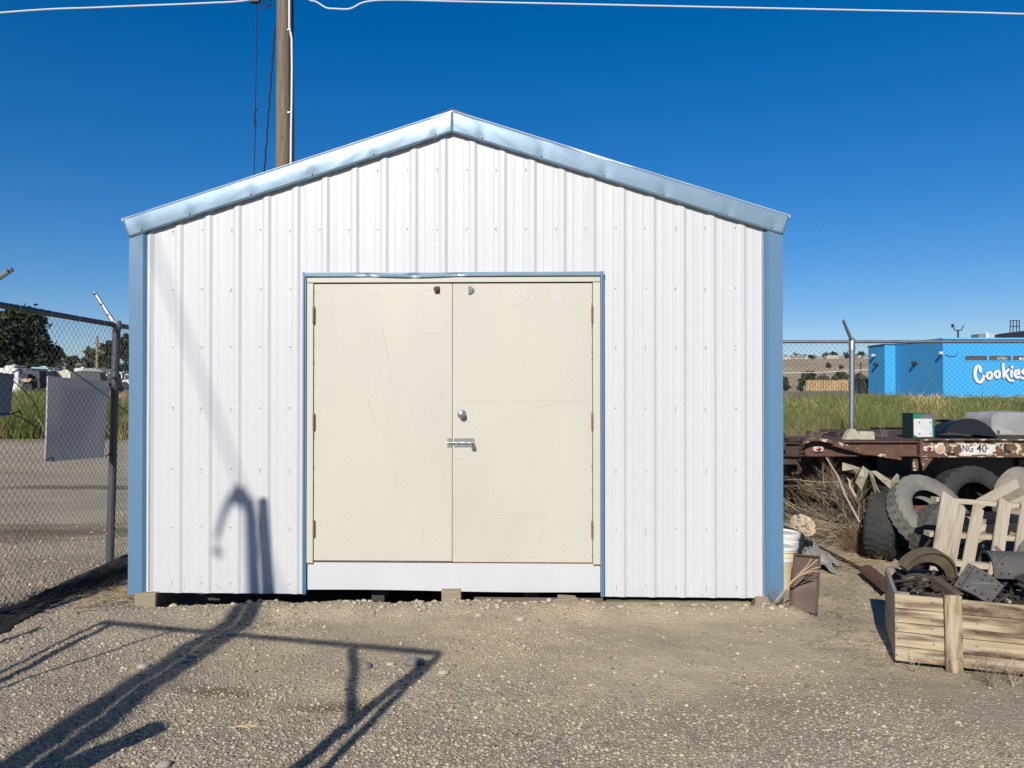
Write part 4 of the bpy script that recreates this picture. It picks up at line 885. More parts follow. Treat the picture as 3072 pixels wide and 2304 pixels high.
# ---------------------------------------------------------------- rusty trailer
TY = 7.9; ztop = P(2500, 1322, TY).z; zbot = P(2500, 1368, TY).z
tr = thing('flatbed_trailer', 'rusty brown flatbed trailer parked along the right fence', 'trailer')
xl_, xm_, xr_ = P(2415, 1340, TY).x, P(2753, 1340, TY).x, 9.2
def channel(x0, x1, y, z0, z1, fl=.07, th=.012, face=-1):
    m_ = MB(); m_.box(((x0 + x1) / 2, y, (z0 + z1) / 2), (x1 - x0, th, z1 - z0))
    m_.box(((x0 + x1) / 2, y + face * fl / 2, z1 - th / 2), (x1 - x0 - .002, fl, th)); m_.box(((x0 + x1) / 2, y + face * fl / 2, z0 + th / 2), (x1 - x0 - .002, fl, th)); return m_
channel(xl_, xm_, TY, zbot, ztop - .005, .05).build('side_beam', M['rust'], tr, bevel=.002)
channel(xm_ + .002, xr_, TY - .01, zbot - .008, ztop + .018, .055).build('side_beam', M['rust_peel'], tr, bevel=.002, label='right side beam with peeling cream paint and stencilled digits')
xdk = P(2610, 1300, TY + 2.35).x
channel(xdk, xr_, TY + 2.35, zbot, ztop + .03, .05, face=-1).build('side_beam', M['rust_dark'], tr)
channel(2.0, xl_, TY + .16, zbot, ztop - .03, .05).build('end_beam', M['rust_dark'], tr)
m_ = MB(); m_.box(((2.0 + xl_) / 2, TY + .02, zbot + .004), (xl_ - 2.0 - .01, .08, .010)); m_.build('bottom_flange', M['iron'], tr)
for yb in (8.55, 9.75):
    m_ = MB(); m_.box(((2.0 + xr_) / 2, yb, .76), (xr_ - 2.0, .02, .34)); m_.box(((2.0 + xr_) / 2, yb, .93), (xr_ - 2.0, .14, .02)); m_.box(((2.0 + xr_) / 2, yb, .59), (xr_ - 2.0, .14, .02)); m_.build('main_rail', M['rust_dark'], tr)
for i in range(13):
    x = 2.25 + i * .56; m_ = MB(); m_.box((x, TY + 1.18, ztop - .06), (.05, 2.28, .08)); m_.build('crossmember', M['rust_dark'], tr)
for i in range(9):
    y = 8.02 + i * .255; xs0 = (3.75 + .04 * i + .1 * (i % 2)) if i > 2 else 3.05 - .1 * i  # front planks reach further left, added to shade the rails below
    m_ = MB(); m_.box(((xs0 + xr_) / 2, y, ztop - .012), (xr_ - xs0, .235, .03), jit=.004); m_.build('deck_plank', M['rust_dark'], tr)
m_ = MB(); m_.box((xm_, TY - .03, (zbot + ztop) / 2 + .004), (.03, .09, ztop - zbot + .03)); m_.build('joint_plate', M['rust'], tr)
a, b_, c_ = P(2753, 1371, TY), P(2793, 1371, TY), P(2762, 1412, TY)
m_ = MB(); m_.prism([(a.x, a.z), (b_.x, b_.z), (c_.x, c_.z)], TY - .05, TY - .035); m_.build('gusset', M['rust_peel'], tr)
a, c_ = P(2740, 1372, TY), P(2756, 1412, TY); m_ = MB(); m_.box(((a.x + c_.x) / 2, TY + .02, (a.z + c_.z) / 2), (.05, .03, a.z - c_.z)); m_.build('bracket', M['rust_peel'], tr)
m_ = MB(); zz0 = P(2700, 1470, 8.9).z; m_.box((4.6, 8.9, .62), (1.2, .1, .12)); m_.box((4.05, 8.5, .45), (.07, .07, .6)); m_.box((4.05, 9.8, .45), (.07, .07, .6)); m_.build('landing_leg', M['rust_dark'], tr)
m_ = MB(); m_.box((3.1, 8.75, .72), (2.3, .10, .42)); m_.box((4.7, 8.35, .78), (1.5, .10, .30)); m_.box((6.2, 8.4, .70), (1.5, .3, .42)); m_.build('dark_void_fill', M['black'], tr)  # black boxes added to stand for the dark void under the trailer
for (px, py) in ((2454, 1347), (2784, 1346)):
    q = P(px, py, TY - .02); W0 = .066
    m_ = MB(); poly = [(q.x + W0 * .9 * math.copysign(abs(math.cos(a)) ** .5, math.cos(a)) * .9, q.z + .026 * math.copysign(abs(math.sin(a)) ** .6, math.sin(a))) for a in np.linspace(0, 2 * math.pi, 24, endpoint=False)]
    m_.prism(poly, TY - .034, TY - .012); lo = m_.build('marker_lamp', M['lamp_rim'], tr, bevel=.002)
    m_ = MB(); m_.lathe([(.026, 0), (.024, .010), (.012, .016), (0, .017)], 16, Matrix.Translation((q.x, TY - .034, q.z)) @ Matrix.Rotation(R(90), 4, 'X') @ Matrix.Diagonal((1, .75, 1, 1))); m_.build('red_lens', M['reflector'], lo, smooth=True)
    m_ = MB(); 
    for s_ in (-1, 1): m_.lathe([(.005, 0), (.004, .003), (0, .004)], 8, Matrix.Translation((q.x + s_ * .042, TY - .034, q.z)) @ Matrix.Rotation(R(90), 4, 'X'))
    m_.build('lamp_screws', M['black'], lo, kind='stuff')
q = P(2820, 1347, TY - .02); m_ = MB(); m_.lathe([(.055, 0), (.055, .008), (.044, .014), (.040, .008), (0, .008)], 24, Matrix.Translation((q.x, TY - .017, q.z)) @ Matrix.Rotation(R(90), 4, 'X')); ro = m_.build('round_reflector', M['lamp_rim'], tr, smooth=True)
m_ = MB(); m_.lathe([(.040, 0), (.036, .006), (0, .009)], 20, Matrix.Translation((q.x, TY - .025, q.z)) @ Matrix.Rotation(R(90), 4, 'X')); m_.build('amber_disc', M['amber'], ro, smooth=True)
for (px0, py0, px1, py1) in ((2842, 1333, 2864, 1358), (3015, 1331, 3032, 1349)):
    a, c_ = P(px0, py0, TY - .05), P(px1, py1, TY - .05); m_ = MB(); m_.box(((a.x + c_.x) / 2, TY - .055, (a.z + c_.z) / 2), (c_.x - a.x, .05, a.z - c_.z)); m_.build('stake_pocket', M['rust_peel'], tr, bevel=.003)
# flaking white patch with stencilled characters
pp = [(2881, 1334), (2900, 1331), (2925, 1333), (2950, 1330), (2975, 1334), (2992, 1333), (2984, 1345), (2990, 1352), (2976, 1358), (2981, 1364), (2950, 1363), (2915, 1365), (2883, 1363), (2886, 1350)]
m_ = MB(); m_.prism([(P(a, c_, TY - .018).x, P(a, c_, TY - .018).z) for a, c_ in pp], TY - .0175, TY - .015); m_.build('paint_patch', M['paint_patch'], tr)
def textmesh(s, size, m, parent, loc, rotz=0, name='lettering', ext=.001, bold=0, sx=1):
    cu = bpy.data.curves.new(name, 'FONT'); cu.body = s; cu.size = size; cu.extrude = ext; cu.offset = bold; cu.resolution_u = 3
    to = bpy.data.objects.new(name, cu); COL.objects.link(to); me = bpy.data.meshes.new_from_object(to.evaluated_get(bpy.context.evaluated_depsgraph_get())); COL.objects.unlink(to); bpy.data.objects.remove(to)
    me.materials.clear(); me.materials.append(m); o = bpy.data.objects.new(name, me); COL.objects.link(o); o.parent = parent; o.location = loc; o.rotation_euler = (R(90), 0, rotz); o.scale = (sx, 1, 1); return o
a = P(2886, 1355, TY - .02); textmesh('NG', .105, M['lettering'], tr, (a.x, TY - .020, a.z), bold=.001, sx=.75)
a = P(2930, 1357, TY - .02); textmesh('40', .125, M['lettering'], tr, (a.x, TY - .020, a.z), bold=.001, sx=.85)
m_ = MB(); q = [P(2406, 1326, 7.80), P(2430, 1316, 7.80), P(2452, 1313, 7.8), P(2500, 1324, 7.78), P(2570, 1343, 7.77), P(2640, 1362, 7.76), P(2700, 1372, 7.76)]
for a, c_ in zip(q, q[1:]):
    d = (c_ - a); ln_ = d.length; ang = math.atan2(d.z, d.x); mid = (a + c_) / 2; m_.box(mid, (ln_ + .004, .05, .010), Euler((0, -ang, 0)).to_matrix())
    m_.box(mid + Vector((0, -.021, -.015)), (ln_ + .003, .006, .022), Euler((0, -ang, 0)).to_matrix())
m_.build('bent_angle_iron', M['rust_peel'], label='bent rusty angle iron with flaking yellow paint lying over the trailer beam', cat='angle iron')
# load on the trailer
def at(o, loc, rot=(0, 0, 0)): o.location = loc; o.rotation_euler = rot; return o
q = P(2790, 1312, 8.15); gb = thing('metal_box', 'green and white metal box standing on the trailer deck', 'box', (q.x - .04, 8.2, ztop + .01), (0, 0, R(3)))
W0, H0, D_ = .235, .262, .21
m_ = MB(); m_.box((0, D_ / 2, H0 / 2), (W0, D_, H0)); m_.build('box_body', M['dark_green_box'], gb, bevel=.004)
m_ = MB(); m_.box((0, -.003, H0 / 2), (W0 - .004, .008, H0 - .004)); m_.build('box_front', M['green_box'], gb, bevel=.002)
m_ = MB(); m_.prism([(-.0, H0 - .004), (W0 / 2 - .004, H0 - .004), (W0 / 2 - .004, H0 - .06), (-.06, H0 - .06)], -.0095, -.007); m_.build('grey_corner', M['grey_box'], gb)
m_ = MB(); m_.prism([(-.117, .205), (.085, .205), (.088, .012), (-.07, .010), (-.115, .035)], -.013, -.0075); pl = m_.build('white_plate', M['white_plate'], gb)
m_ = MB()
for hx in (-.055, .065):
    for hz in (.045, .165): m_.lathe([(.0075, 0), (.0075, .001), (0, .001)], 10, Matrix.Translation((hx, -.0132, hz)) @ Matrix.Rotation(R(90), 4, 'X'))
m_.build('plate_holes', M['hole'], pl, kind='stuff')
# curved black fender
def arcplate(name, R0, width, th, a0, a1, m, parent=None, n=20, wob=0, **tags):
    m_ = MB(); vs_ = []
    for i in range(n + 1):
        a = R(a0 + (a1 - a0) * i / n); 
        for rr_ in (R0, R0 + th):
            for yy in (-width / 2, width / 2): vs_.append((rr_ * math.cos(a), yy, rr_ * math.sin(a) + wob * math.sin(i)))
    fs = []
    for i in range(n):
        b_ = i * 4; c_ = b_ + 4
        fs += [(b_, c_, c_ + 1, b_ + 1), (b_ + 2, b_ + 3, c_ + 3, c_ + 2), (b_, b_ + 2, c_ + 2, c_), (b_ + 1, c_ + 1, c_ + 3, b_ + 3)]
    fs += [(0, 1, 3, 2), (n * 4, n * 4 + 2, n * 4 + 3, n * 4 + 1)]
    return m_.add(vs_, fs).build(name, m, parent, smooth=True, **tags)
q = P(2892, 1312, 8.25); at(arcplate('mudguard', .316, .34, .012, 28, 152, M['fender'], label='glossy black curved mudguard lying beside the green box', cat='mudguard'), (q.x, 8.3, ztop - .13), (R(-8), R(6), R(4)))
m_ = MB(); m_.prism([(.316 * math.cos(R(a_)), .316 * math.sin(R(a_))) for a_ in range(30, 152, 4)], -.172, -.165); m_.build('mudguard_dark_fill', M['fender'], bpy.data.objects['mudguard'])  # black plate closing the arch, stands for its dark inside
q = P(2836, 1310, 8.5); at(arcplate('mudguard', .30, .25, .010, 60, 130, M['dark_metal'], label='dull dark mudguard half hidden behind the black one', cat='mudguard'), (q.x + .02, 8.62, ztop - .12), (R(-8), R(-12), R(-10)))
def cushion(name, size, m, loc, rot, label, cat, amp=.02, seed=0):
    bm = bmesh.new(); bmesh.ops.create_cube(bm, size=1); bmesh.ops.subdivide_edges(bm, edges=bm.edges[:], cuts=7, use_grid_fill=True)
    for v in bm.verts:
        p = v.co.copy(); q = Vector((math.copysign(abs(p.x * 2) ** .9, p.x) / 2, math.copysign(abs(p.y * 2) ** .9, p.y) / 2, p.z))
        k_ = 1 - .12 * max(0, (abs(p.x) * 2) ** 6) * (abs(p.z) * 2) ** 4
        v.co = Vector((q.x * size[0] * k_, q.y * size[1], q.z * size[2])) + Vector((1, 1, 1)) * amp * float(vnoise(p.x * 5 + seed, p.y * 5 + p.z * 4, 6))
    me = bpy.data.meshes.new(name); bm.to_mesh(me); bm.free()
    for p in me.polygons: p.use_smooth = True
    me.set_sharp_from_angle(angle=R(50)); me.materials.append(m); o = bpy.data.objects.new(name, me); COL.objects.link(o); o.location = loc; o.rotation_euler = rot; return tag(o, label, cat)
q = P(3010, 1278, 9.0); cushion('seat_cushion', (.78, .45, .26), M['cushion'], (q.x + .12, 9.1, ztop + .13), (0, R(-1), R(6)), 'large grey vinyl cushion on the trailer at the right edge', 'cushion', .03)
q = P(2942, 1302, 8.6); m_ = MB(); m_.box((0, 0, 0), (.22, .10, .012), (.1, .25, .2), .01); m_.box((.03, .02, .02), (.14, .08, .01), (.2, -.1, -.3), .01); at(m_.build('torn_board', M['cloth_tan'], label='torn pale board scraps between the mudguard and the grey cushion', cat='scrap'), (q.x, 8.6, ztop + .03))
q = P(3015, 1290, 8.5); m_ = MB(); m_.box((0, 0, 0), (.15, .06, .045), jit=.006); at(m_.build('small_carton', M['foam'], bevel=.003, label='small drab carton in front of the grey cushion', cat='carton'), (q.x, 8.5, ztop + .05))
q = P(2552, 1312, 8.1); m_ = MB(); m_.prism([(-.10, .0), (-.065, .06), (-.02, .115), (.03, .11), (.075, .05), (.09, 0)], -.02, .06); at(m_.build('foam_piece', M['foam'], label='faceted pale foam piece left of the rounded one on the trailer', cat='foam', bevel=.004), (q.x, 8.05, ztop), (R(-8), 0, R(12)))
q = P(2594, 1316, 8.1); cushion('foam_piece', (.16, .12, .10), M['foam'], (q.x, 8.1, ztop + .035), (0, 0, R(-5)), 'rounded pale foam block next to the faceted piece on the trailer', 'foam', .01)
# cloth rags hanging on the dead bush
for pts, lab in (([(2527, 1388), (2560, 1398), (2582, 1405), (2570, 1420), (2545, 1415), (2526, 1412)], 'tan rag corner at the top left of the torn cloth'), ([(2588, 1398), (2605, 1412), (2600, 1432), (2585, 1470), (2566, 1445), (2575, 1425)], 'folded tan rag hanging on the dead bush'),
                 ([(2606, 1412), (2616, 1414), (2630, 1470), (2640, 1480), (2624, 1478)], 'narrow tan strap hanging right of the folded rag'), ([(2612, 1413), (2628, 1412), (2650, 1440), (2672, 1458), (2690, 1420), (2698, 1426), (2695, 1455), (2688, 1466), (2670, 1466)], 'wide tan cloth sling stretched toward the tyres')):
    Yc = 7.35; m_ = MB(); Q = [P(a, c_, Yc + .03 * math.sin(i * 2.1)) for i, (a, c_) in enumerate(pts)]; cc = sum(Q, Vector()) / len(Q) + Vector((0, -.04, 0))
    m_.add(Q + [cc], [(i, (i + 1) % len(Q), len(Q)) for i in range(len(Q))]); o = m_.build('rag', M['cloth_tan'], label=lab, cat='rag'); s_ = o.modifiers.new('cloth', 'SOLIDIFY'); s_.thickness = .006
q = P(2712, 1450, 7.5); m_ = MB(); m_.box((0, 0, 0), (.10, .07, .035), (.2, .1, .1), .004); at(m_.build('rusty_bracket', M['rust_peel'], label='small rusty bracket with flaking paint above the tyres', cat='bracket'), (q.x, 7.55, q.z))
m_ = MB(); q = P(2700, 1480, 7.7); m_.box((0, 0, -.14), (.24, .2, .5), jit=.03); at(m_.build('scrap_block', M['iron'], label='dark scrap block between the dead bush and the tyres', cat='scrap'), (q.x, 7.85, .55))

# ---------------------------------------------------------------- tyres
def tyre(R0, W, rim, m, center, normal, label, n=112, lug=.015, roll=0):
    prof = [(rim, -.36), (rim + .012, -.44), (rim + (R0 - rim) * .35, -.52), (rim + (R0 - rim) * .62, -.50), (R0 * .955, -.46), (R0 * .985, -.42), (R0, -.34), (R0, -.22), (R0, -.20), (R0, -.07), (R0, -.05), (R0, .05), (R0, .07), (R0, .20), (R0, .22), (R0, .34), (R0 * .985, .42), (R0 * .955, .46), (rim + (R0 - rim) * .62, .50), (rim + (R0 - rim) * .35, .52), (rim + .012, .44), (rim, .36), (rim + .02, .30), (R0 * .93, .36), (R0 * .95, 0), (R0 * .93, -.36), (rim + .02, -.30)]
    m_n = len(prof); vs_ = []
    for k_ in range(n):
        a = 2 * math.pi * k_ / n
        for j, (r_, z) in enumerate(prof):
            if 4 <= j <= 17:
                ph = (k_ + (2 if z > 0 else 0) + (j % 3)) % 4
                if j in (7, 8, 14, 13): r_ -= lug * .9
                elif j in (10, 11): r_ -= lug * .5
                elif ph >= 2: r_ -= lug * (1.1 if abs(z) > .3 else .7)
            vs_.append((r_ * math.cos(a), r_ * math.sin(a), z * W))
    fs = [(k_ * m_n + j, ((k_ + 1) % n) * m_n + j, ((k_ + 1) % n) * m_n + (j + 1) % m_n, k_ * m_n + (j + 1) % m_n) for k_ in range(n) for j in range(m_n)]
    o = MB().add(vs_, fs).build('tyre', m, smooth=True, label=label, cat='tyre', group='discarded tyres')
    o.location = center; o.rotation_euler = Vector(normal).to_track_quat('Z', 'Y').to_euler(); return o
q = P(2650, 1572, 7.45); tyre(.33, .27, .20, M['tyre'], q, (-.93, .62, .10), 'dark knobbly tyre standing on edge nearest the dead bush')
q = P(2784, 1540, 7.15); tyre(.378, .20, .205, M['tyre_dusty'], q, (.28, -.92, .72), 'pale dusty off road tyre leaning in front of the dark ones', lug=.010)
q = P(2912, 1520, 7.65); tyre(.40, .26, .23, M['tyre'], q, (.15, -.95, .25), 'big dark tyre at the back under the trailer beam')
q = P(2838, 1622, 6.95); tyre(.335, .22, .18, M['tyre_mid'], q, (.25, -.95, .15), 'grey worn tyre partly hidden behind the pallet slats')
q = P(2740, 1620, 7.75); tyre(.33, .22, .18, M['tyre'], (q.x, 7.8, .34), (-.2, .95, .1), 'dark tyre deep in the shade behind the pale one')
# tyres by the shed
q = P(2322, 1620, 7.3); tyre(.34, .17, .19, M['tyre'], (2.40, 7.25, .27), (.12, -.06, 1), 'dark tyre lying flat behind the white pails')
tyre(.34, .17, .19, M['tyre'], (2.38, 7.3, .095), (0, 0, 1), 'bottom tyre of the stack behind the white pails')
tyre(.30, .2, .17, M['tyre'], (2.42, 8.0, .36), (.1, -.3, .9), 'far black tyre showing at the shed corner below the trailer')
tyre(.40, .25, .23, M['tyre'], (6.1, 8.9, .38), (0, -1, .0), 'trailer sized tyre standing in the shade at the right')
# pale disc
q = P(2408, 1578, 7.7); m_ = MB(); m_.lathe([(0, 0), (.03, .006), (.05, .0), (.115, .010), (.128, .022), (.132, .016), (.118, 0), (0, -.008)], 28)
for i in range(16): a = i / 16 * 6.283; m_.box((.085 * math.cos(a), .085 * math.sin(a), .008), (.06, .006, .012), (0, 0, a))
at(m_.build('round_grille', mat('cream_rusty_enamel', (.55, .48, .36), (.35, .25, .16), .7, scale=25, layers=[((.10, .06, .04), 22, .55, .6, U1)]), smooth=True, label='cream and rust round ribbed disc leaning on the ground by the shed', cat='disc'), (q.x, 7.7, q.z), (R(48), 0, R(10)))
# pails
def pail(x, y, h, r_, body, label, lidh=.06):
    t_ = thing('pail', label, 'pail', (x, y, gzz(x, y)), (R(random.uniform(-2, 2)), R(2), 0), 'plastic pails by the shed corner')
    m_ = MB(); m_.lathe([(0, 0), (r_ * .86, 0), (r_ * .9, .01), (r_ * .97, h - .09), (r_ * 1.0, h - .085), (r_ * 1.0, h - .075), (r_ * .98, h - .07), (r_ * .98, h - .05), (r_ * 1.05, h - .045), (r_ * 1.05, h - .038), (r_, h - .03), (r_, h - .01)], 32); bo = m_.build('pail_body', body, t_, smooth=True)
    m_ = MB(); m_.lathe([(r_ * .985, h * .66), (r_ * .992, h * .66), (r_ * 1.0, h - .09), (r_ * .985, h - .09)], 32); m_.build('white_band', M['plastic_white'], bo, smooth=True)
    m_ = MB(); m_.lathe([(r_ * 1.03, h - .03), (r_ * 1.08, h - .028), (r_ * 1.08, h - .004), (r_ * 1.04, h), (r_ * .97, h - .002), (r_ * .95, h - .012), (0, h - .012)], 32); m_.build('lid', M['plastic_white'], t_, smooth=True)
    m_ = MB(); q = [(r_ * 1.06 * math.cos(a), -abs(r_ * 1.12 * math.sin(a)) * .55 - .02, h - .06 - .13 * math.sin(a)) for a in np.linspace(0, math.pi, 16)]; m_.tube(q, .003, 5); m_.build('wire_handle', M['dark_metal'], t_, smooth=True)
    return t_
pail(2.225, 6.45, .355, .140, M['plastic_yellow'], 'yellowed plastic pail with white lid right at the shed corner')
pail(2.40, 6.85, .40, .140, M['plastic_white'], 'white plastic pail just behind the yellowed one')
# tray
BLp, BRp = G(2368, 1836), G(2452, 1846); TLp = P(2402, 1668, BLp.y + .27)
ex = (BRp - BLp).normalized(); ey = (TLp - BLp); ey = (ey - ex * ey.dot(ex)).normalized(); ez = ex.cross(ey).normalized()
if ez.y > 0: ez = -ez
Wt, Ht = (BRp - BLp).length, (TLp - BLp).length
tray = thing('metal_tray', 'brown metal tray leaning upright beside the right corner of the shed', 'tray')
Mt = Matrix((( ex.x, ey.x, ez.x, BLp.x), (ex.y, ey.y, ez.y, BLp.y), (ex.z, ey.z, ez.z, .01), (0, 0, 0, 1)))
def tp(m_): m_.v = [tuple(Mt @ Vector(v)) for v in m_.v]; return m_
m_ = MB(); m_.box((Wt / 2, Ht / 2, -.03), (Wt - .02, Ht, .006)); tp(m_).build('tray_floor', M['brown_tray'], tray)
for x0_, nm in ((.004, 'side_wall'), (Wt - .004, 'side_wall')):
    m_ = MB(); m_.box((x0_, Ht / 2, -.008), (.008, Ht, .052)); m_.box((x0_ + (.008 if x0_ < .1 else -.008), Ht / 2, -.022), (.012, Ht - .02, .012)); tp(m_).build('tray_side', M['brown_tray'], tray, bevel=.0015)
for y0_ in (.006, Ht - .006):
    m_ = MB(); m_.box((Wt / 2, y0_, -.012), (Wt - .02, .010, .040)); tp(m_).build('tray_end', M['brown_tray'], tray, bevel=.0015)
m_ = MB()
for yy in (.56, .66): m_.box((Wt * .58, Ht * yy, -.0235), (Wt * .42, .004, .008)); 
tp(m_).build('rod', M['dark_metal'], tray, kind='stuff')
m_ = MB()   # dry stalk in front
root = P(2330, 1800, 5.6); knots = [P(2378, 1742, 5.62), P(2420, 1706, 5.62)]
m_.tube([root, knots[0], knots[1]], [.007, .006, .005], 6)
for a in ((2434, 1676), (2453, 1678), (2462, 1700), (2458, 1714)): m_.tube([knots[0].lerp(knots[1], random.random()), P((a[0] + 2412) / 2, (a[1] + 1722) / 2 - 4, 5.6), P(a[0], a[1], 5.62)], [.004, .0035, .003], 5)
m_.build('dry_stalk', mat('straw_stalk', (.5, .38, .2), (.4, .28, .14), .8), smooth=True, label='yellow branching dry stalk lying across the brown tray', cat='stalk')
bush('dry_weed', tuple(P(2322, 1815, 5.75)), (.25, -.2, .7), 8, .14, .002, 'brown dry weed at the shed corner left of the tray', np.array([(.35, .24, .12), (.26, .17, .09)]), depth=2, spread=.7, cat='weed')
# plastic sheets
def sheet(pts, m, label, cat, amp=.03, z=.03, seed=0, name='plastic_sheet'):
    Q = [G(a, c_) for a, c_ in pts]; nU = 14; vs_ = []
    for j in range(nU + 1):
        for i in range(nU + 1):
            u, v = i / nU, j / nU; p = Q[0].lerp(Q[1], u).lerp(Q[3].lerp(Q[2], u), v); e = min(u, v, 1 - u, 1 - v)
            p = p + Vector((float(vnoise(u * 5, v * 5, seed)) * .04, float(vnoise(u * 5, v * 5, seed + 1)) * .04, 0)); vs_.append((p.x, p.y, gzz(p.x, p.y) + z * .4 + amp * (float(vnoise(u * 6 + seed, v * 6, 2)) + .45)))
    W_ = nU + 1; o = MB().add(vs_, [(j * W_ + i, j * W_ + i + 1, (j + 1) * W_ + i + 1, (j + 1) * W_ + i) for j in range(nU) for i in range(nU)]).build(name, m, label=label, cat=cat); o.modifiers.new('sheet', 'SOLIDIFY').thickness = .003; return o
sheet([(2395, 1640), (2450, 1650), (2515, 1728), (2400, 1700)], M['sheet_grey'], 'crumpled grey plastic sheet on the ground behind the brown tray', 'plastic sheet', .06, .04, 3)
sheet([(2400, 1625), (2440, 1628), (2530, 1700), (2470, 1705)], M['sheet_grey'], 'dusty grey sheet stretching from the tyre toward the tray', 'plastic sheet', .05, .03, 8)
p, q = G(2425, 1632), G(2640, 1740); m_ = MB(); m_.tube([p + Vector((0, 0, .03)), p.lerp(q, .5) + Vector((0, 0, .02)), q + Vector((0, 0, .02))], [.012, .018, .010], 5); m_.build('dry_cane', M['rust_dark'], label='long dark cane lying on the dust from the sheet to the crate', cat='cane')
p, q = G(2440, 1625), G(2500, 1632); m_ = MB(); m_.box((p + q) / 2 + Vector((0, 0, .03)), ((q - p).length, .10, .035), (0, 0, .1), .006); m_.build('grey_board', M['iron_pale'], label='short grey board on the ground beside the tumbleweed', cat='board')
# rusty trough
p, q = G(2606, 1715, .06), G(2672, 1770, .06); o = arcplate('rusty_trough', .07, (q - p).length + .1, .006, 20, 160, M['rust'], label='rusty brown half pipe lying against the back corner of the crate', cat='pipe'); at(o, (p + q) / 2 + Vector((0, 0, -.03)), (0, 0, math.atan2((q - p).y, (q - p).x) - R(90)))

# ---------------------------------------------------------------- crate with scrap
C0 = G(2684, 1986); Ct = P(3072, 1809, 4.39)
cdir = Vector((.923, -.372, 0)).normalized(); cbk = Vector((.33, .94, 0)).normalized()
Hc = .415; crate = thing('wooden_crate', 'weathered open wooden crate full of scrap iron at the lower right', 'crate', (C0.x, C0.y, 0), (0, 0, math.atan2(cdir.y, cdir.x)))
Lc, Dc = 1.15, .74
pos = [0.02, .115, .185, .245, .335, .415]
pos = [.015, .100, .190, .245, .330, .415]
shear = 0.0
def plank(x0, x1, y0, y1, z0, z1, m, nm='plank', axis='x', j=.002):
    L_, T_ = (x1 - x0, y1 - y0) if axis == 'x' else (y1 - y0, x1 - x0)
    m_ = MB(); m_.box((0, 0, 0), (L_, T_, z1 - z0), jit=j); o = m_.build(nm, m, crate, bevel=.003)
    o.location = ((x0 + x1) / 2, (y0 + y1) / 2, (z0 + z1) / 2); o.rotation_euler = (0, 0, 0 if axis == 'x' else R(90)); return o
xp = .265
for i, (z0, z1) in enumerate(zip(pos, pos[1:])):
    plank(0, xp - .001, -.022 + .001 * (i % 2), 0, z0 + .0035, z1, M['wood_crate']); plank(xp + .0, Lc, -.022 + .0015 * ((i + 1) % 2), 0, z0 + .003, z1 - .001, M['wood_crate'])
    plank(0, .022, .004, Dc, z0 + .003, z1 - .001, M['wood_old'], axis='y'); plank(Lc - .022, Lc, .004, Dc, z0 + .003, z1 - .001, M['wood_old'], axis='y'); plank(0, Lc, Dc, Dc + .022, z0 + .003, z1 - .001, M['wood_old'])
nm_ = MB()
for z0, z1 in zip(pos, pos[1:]):
    for x_ in (.018, .20, xp + .17, .72, 1.0):
        nm_.lathe([(0, 0), (.0035, 0), (.0035, .002), (0, .002)], 7, Matrix.Translation((x_ + random.uniform(-.01, .01), -.0235, (z0 + z1) / 2 + random.uniform(-.02, .02))) @ Matrix.Rotation(R(90), 4, 'X'))
nm_.build('nail_heads', M['hole'], crate, kind='stuff')
pz = MB(); pz.box((0, 0, 0), (.50, .03, .088), jit=.003); po = pz.build('corner_post', M['wood_crate'], crate, bevel=.003); po.location = (xp + .045, -.039, .195); po.rotation_euler = (0, R(89), 0)
for x, y in ((.05, .03), (.05, Dc - .03), (Lc - .05, Dc - .03), (Lc - .05, .03), (.6, Dc - .02)):
    pz = MB(); pz.box((0, 0, 0), (.42, .04, .07)); po = pz.build('inner_post', M['wood_old'], crate, bevel=.003); po.location = (x, y, .21); po.rotation_euler = (0, R(90), 0)
CM = Matrix.Translation((C0.x, C0.y, 0)) @ Matrix.Rotation(math.atan2(cdir.y, cdir.x), 4, 'Z')
# heap of small scrap filling the crate
nU = 40; vs_ = []
for j in range(nU + 1):
    for i in range(nU + 1):
        u, v = i / nU, j / nU; vs_.append(tuple(CM @ Vector((.03 + u * (Lc - .06), .02 + v * (Dc - .03), .30 + .07 * math.sin(v * 2.6) * math.sin(u * 2.8 + .2) + .06 * float(vnoise(u * 9, v * 9, 5)) + .05 * float(vnoise(u * 22, v * 22, 6))))))
W_ = nU + 1; MB().add(vs_, [(j * W_ + i, j * W_ + i + 1, (j + 1) * W_ + i + 1, (j + 1) * W_ + i) for j in range(nU) for i in range(nU)]).build('scrap_heap', M['iron'], label='heap of small dark scrap iron filling the wooden crate', cat='scrap', kind='stuff')
m_ = MB()
for i in range(170):
    u, v = random.random(), random.random(); p = CM @ Vector((.06 + u * (Lc - .12), .05 + v * (Dc - .1), .33 + .08 * math.sin(v * 2.6) + random.random() * .03))
    if random.random() < .5: m_.box(p, (random.uniform(.02, .14), random.uniform(.01, .03), random.uniform(.006, .02)), (random.uniform(-.6, .6), random.uniform(-.6, .6), random.uniform(0, 3)), .002)
    else:
        d = Vector((random.gauss(0, 1), random.gauss(0, 1), random.gauss(0, .4))).normalized() * random.uniform(.03, .10); m_.tube([p - d, p + d], random.uniform(.004, .012), 6)
m_.build('scrap_pieces', M['iron'], label='small bolts, brackets and bars scattered over the scrap in the crate', cat='scrap', kind='stuff')
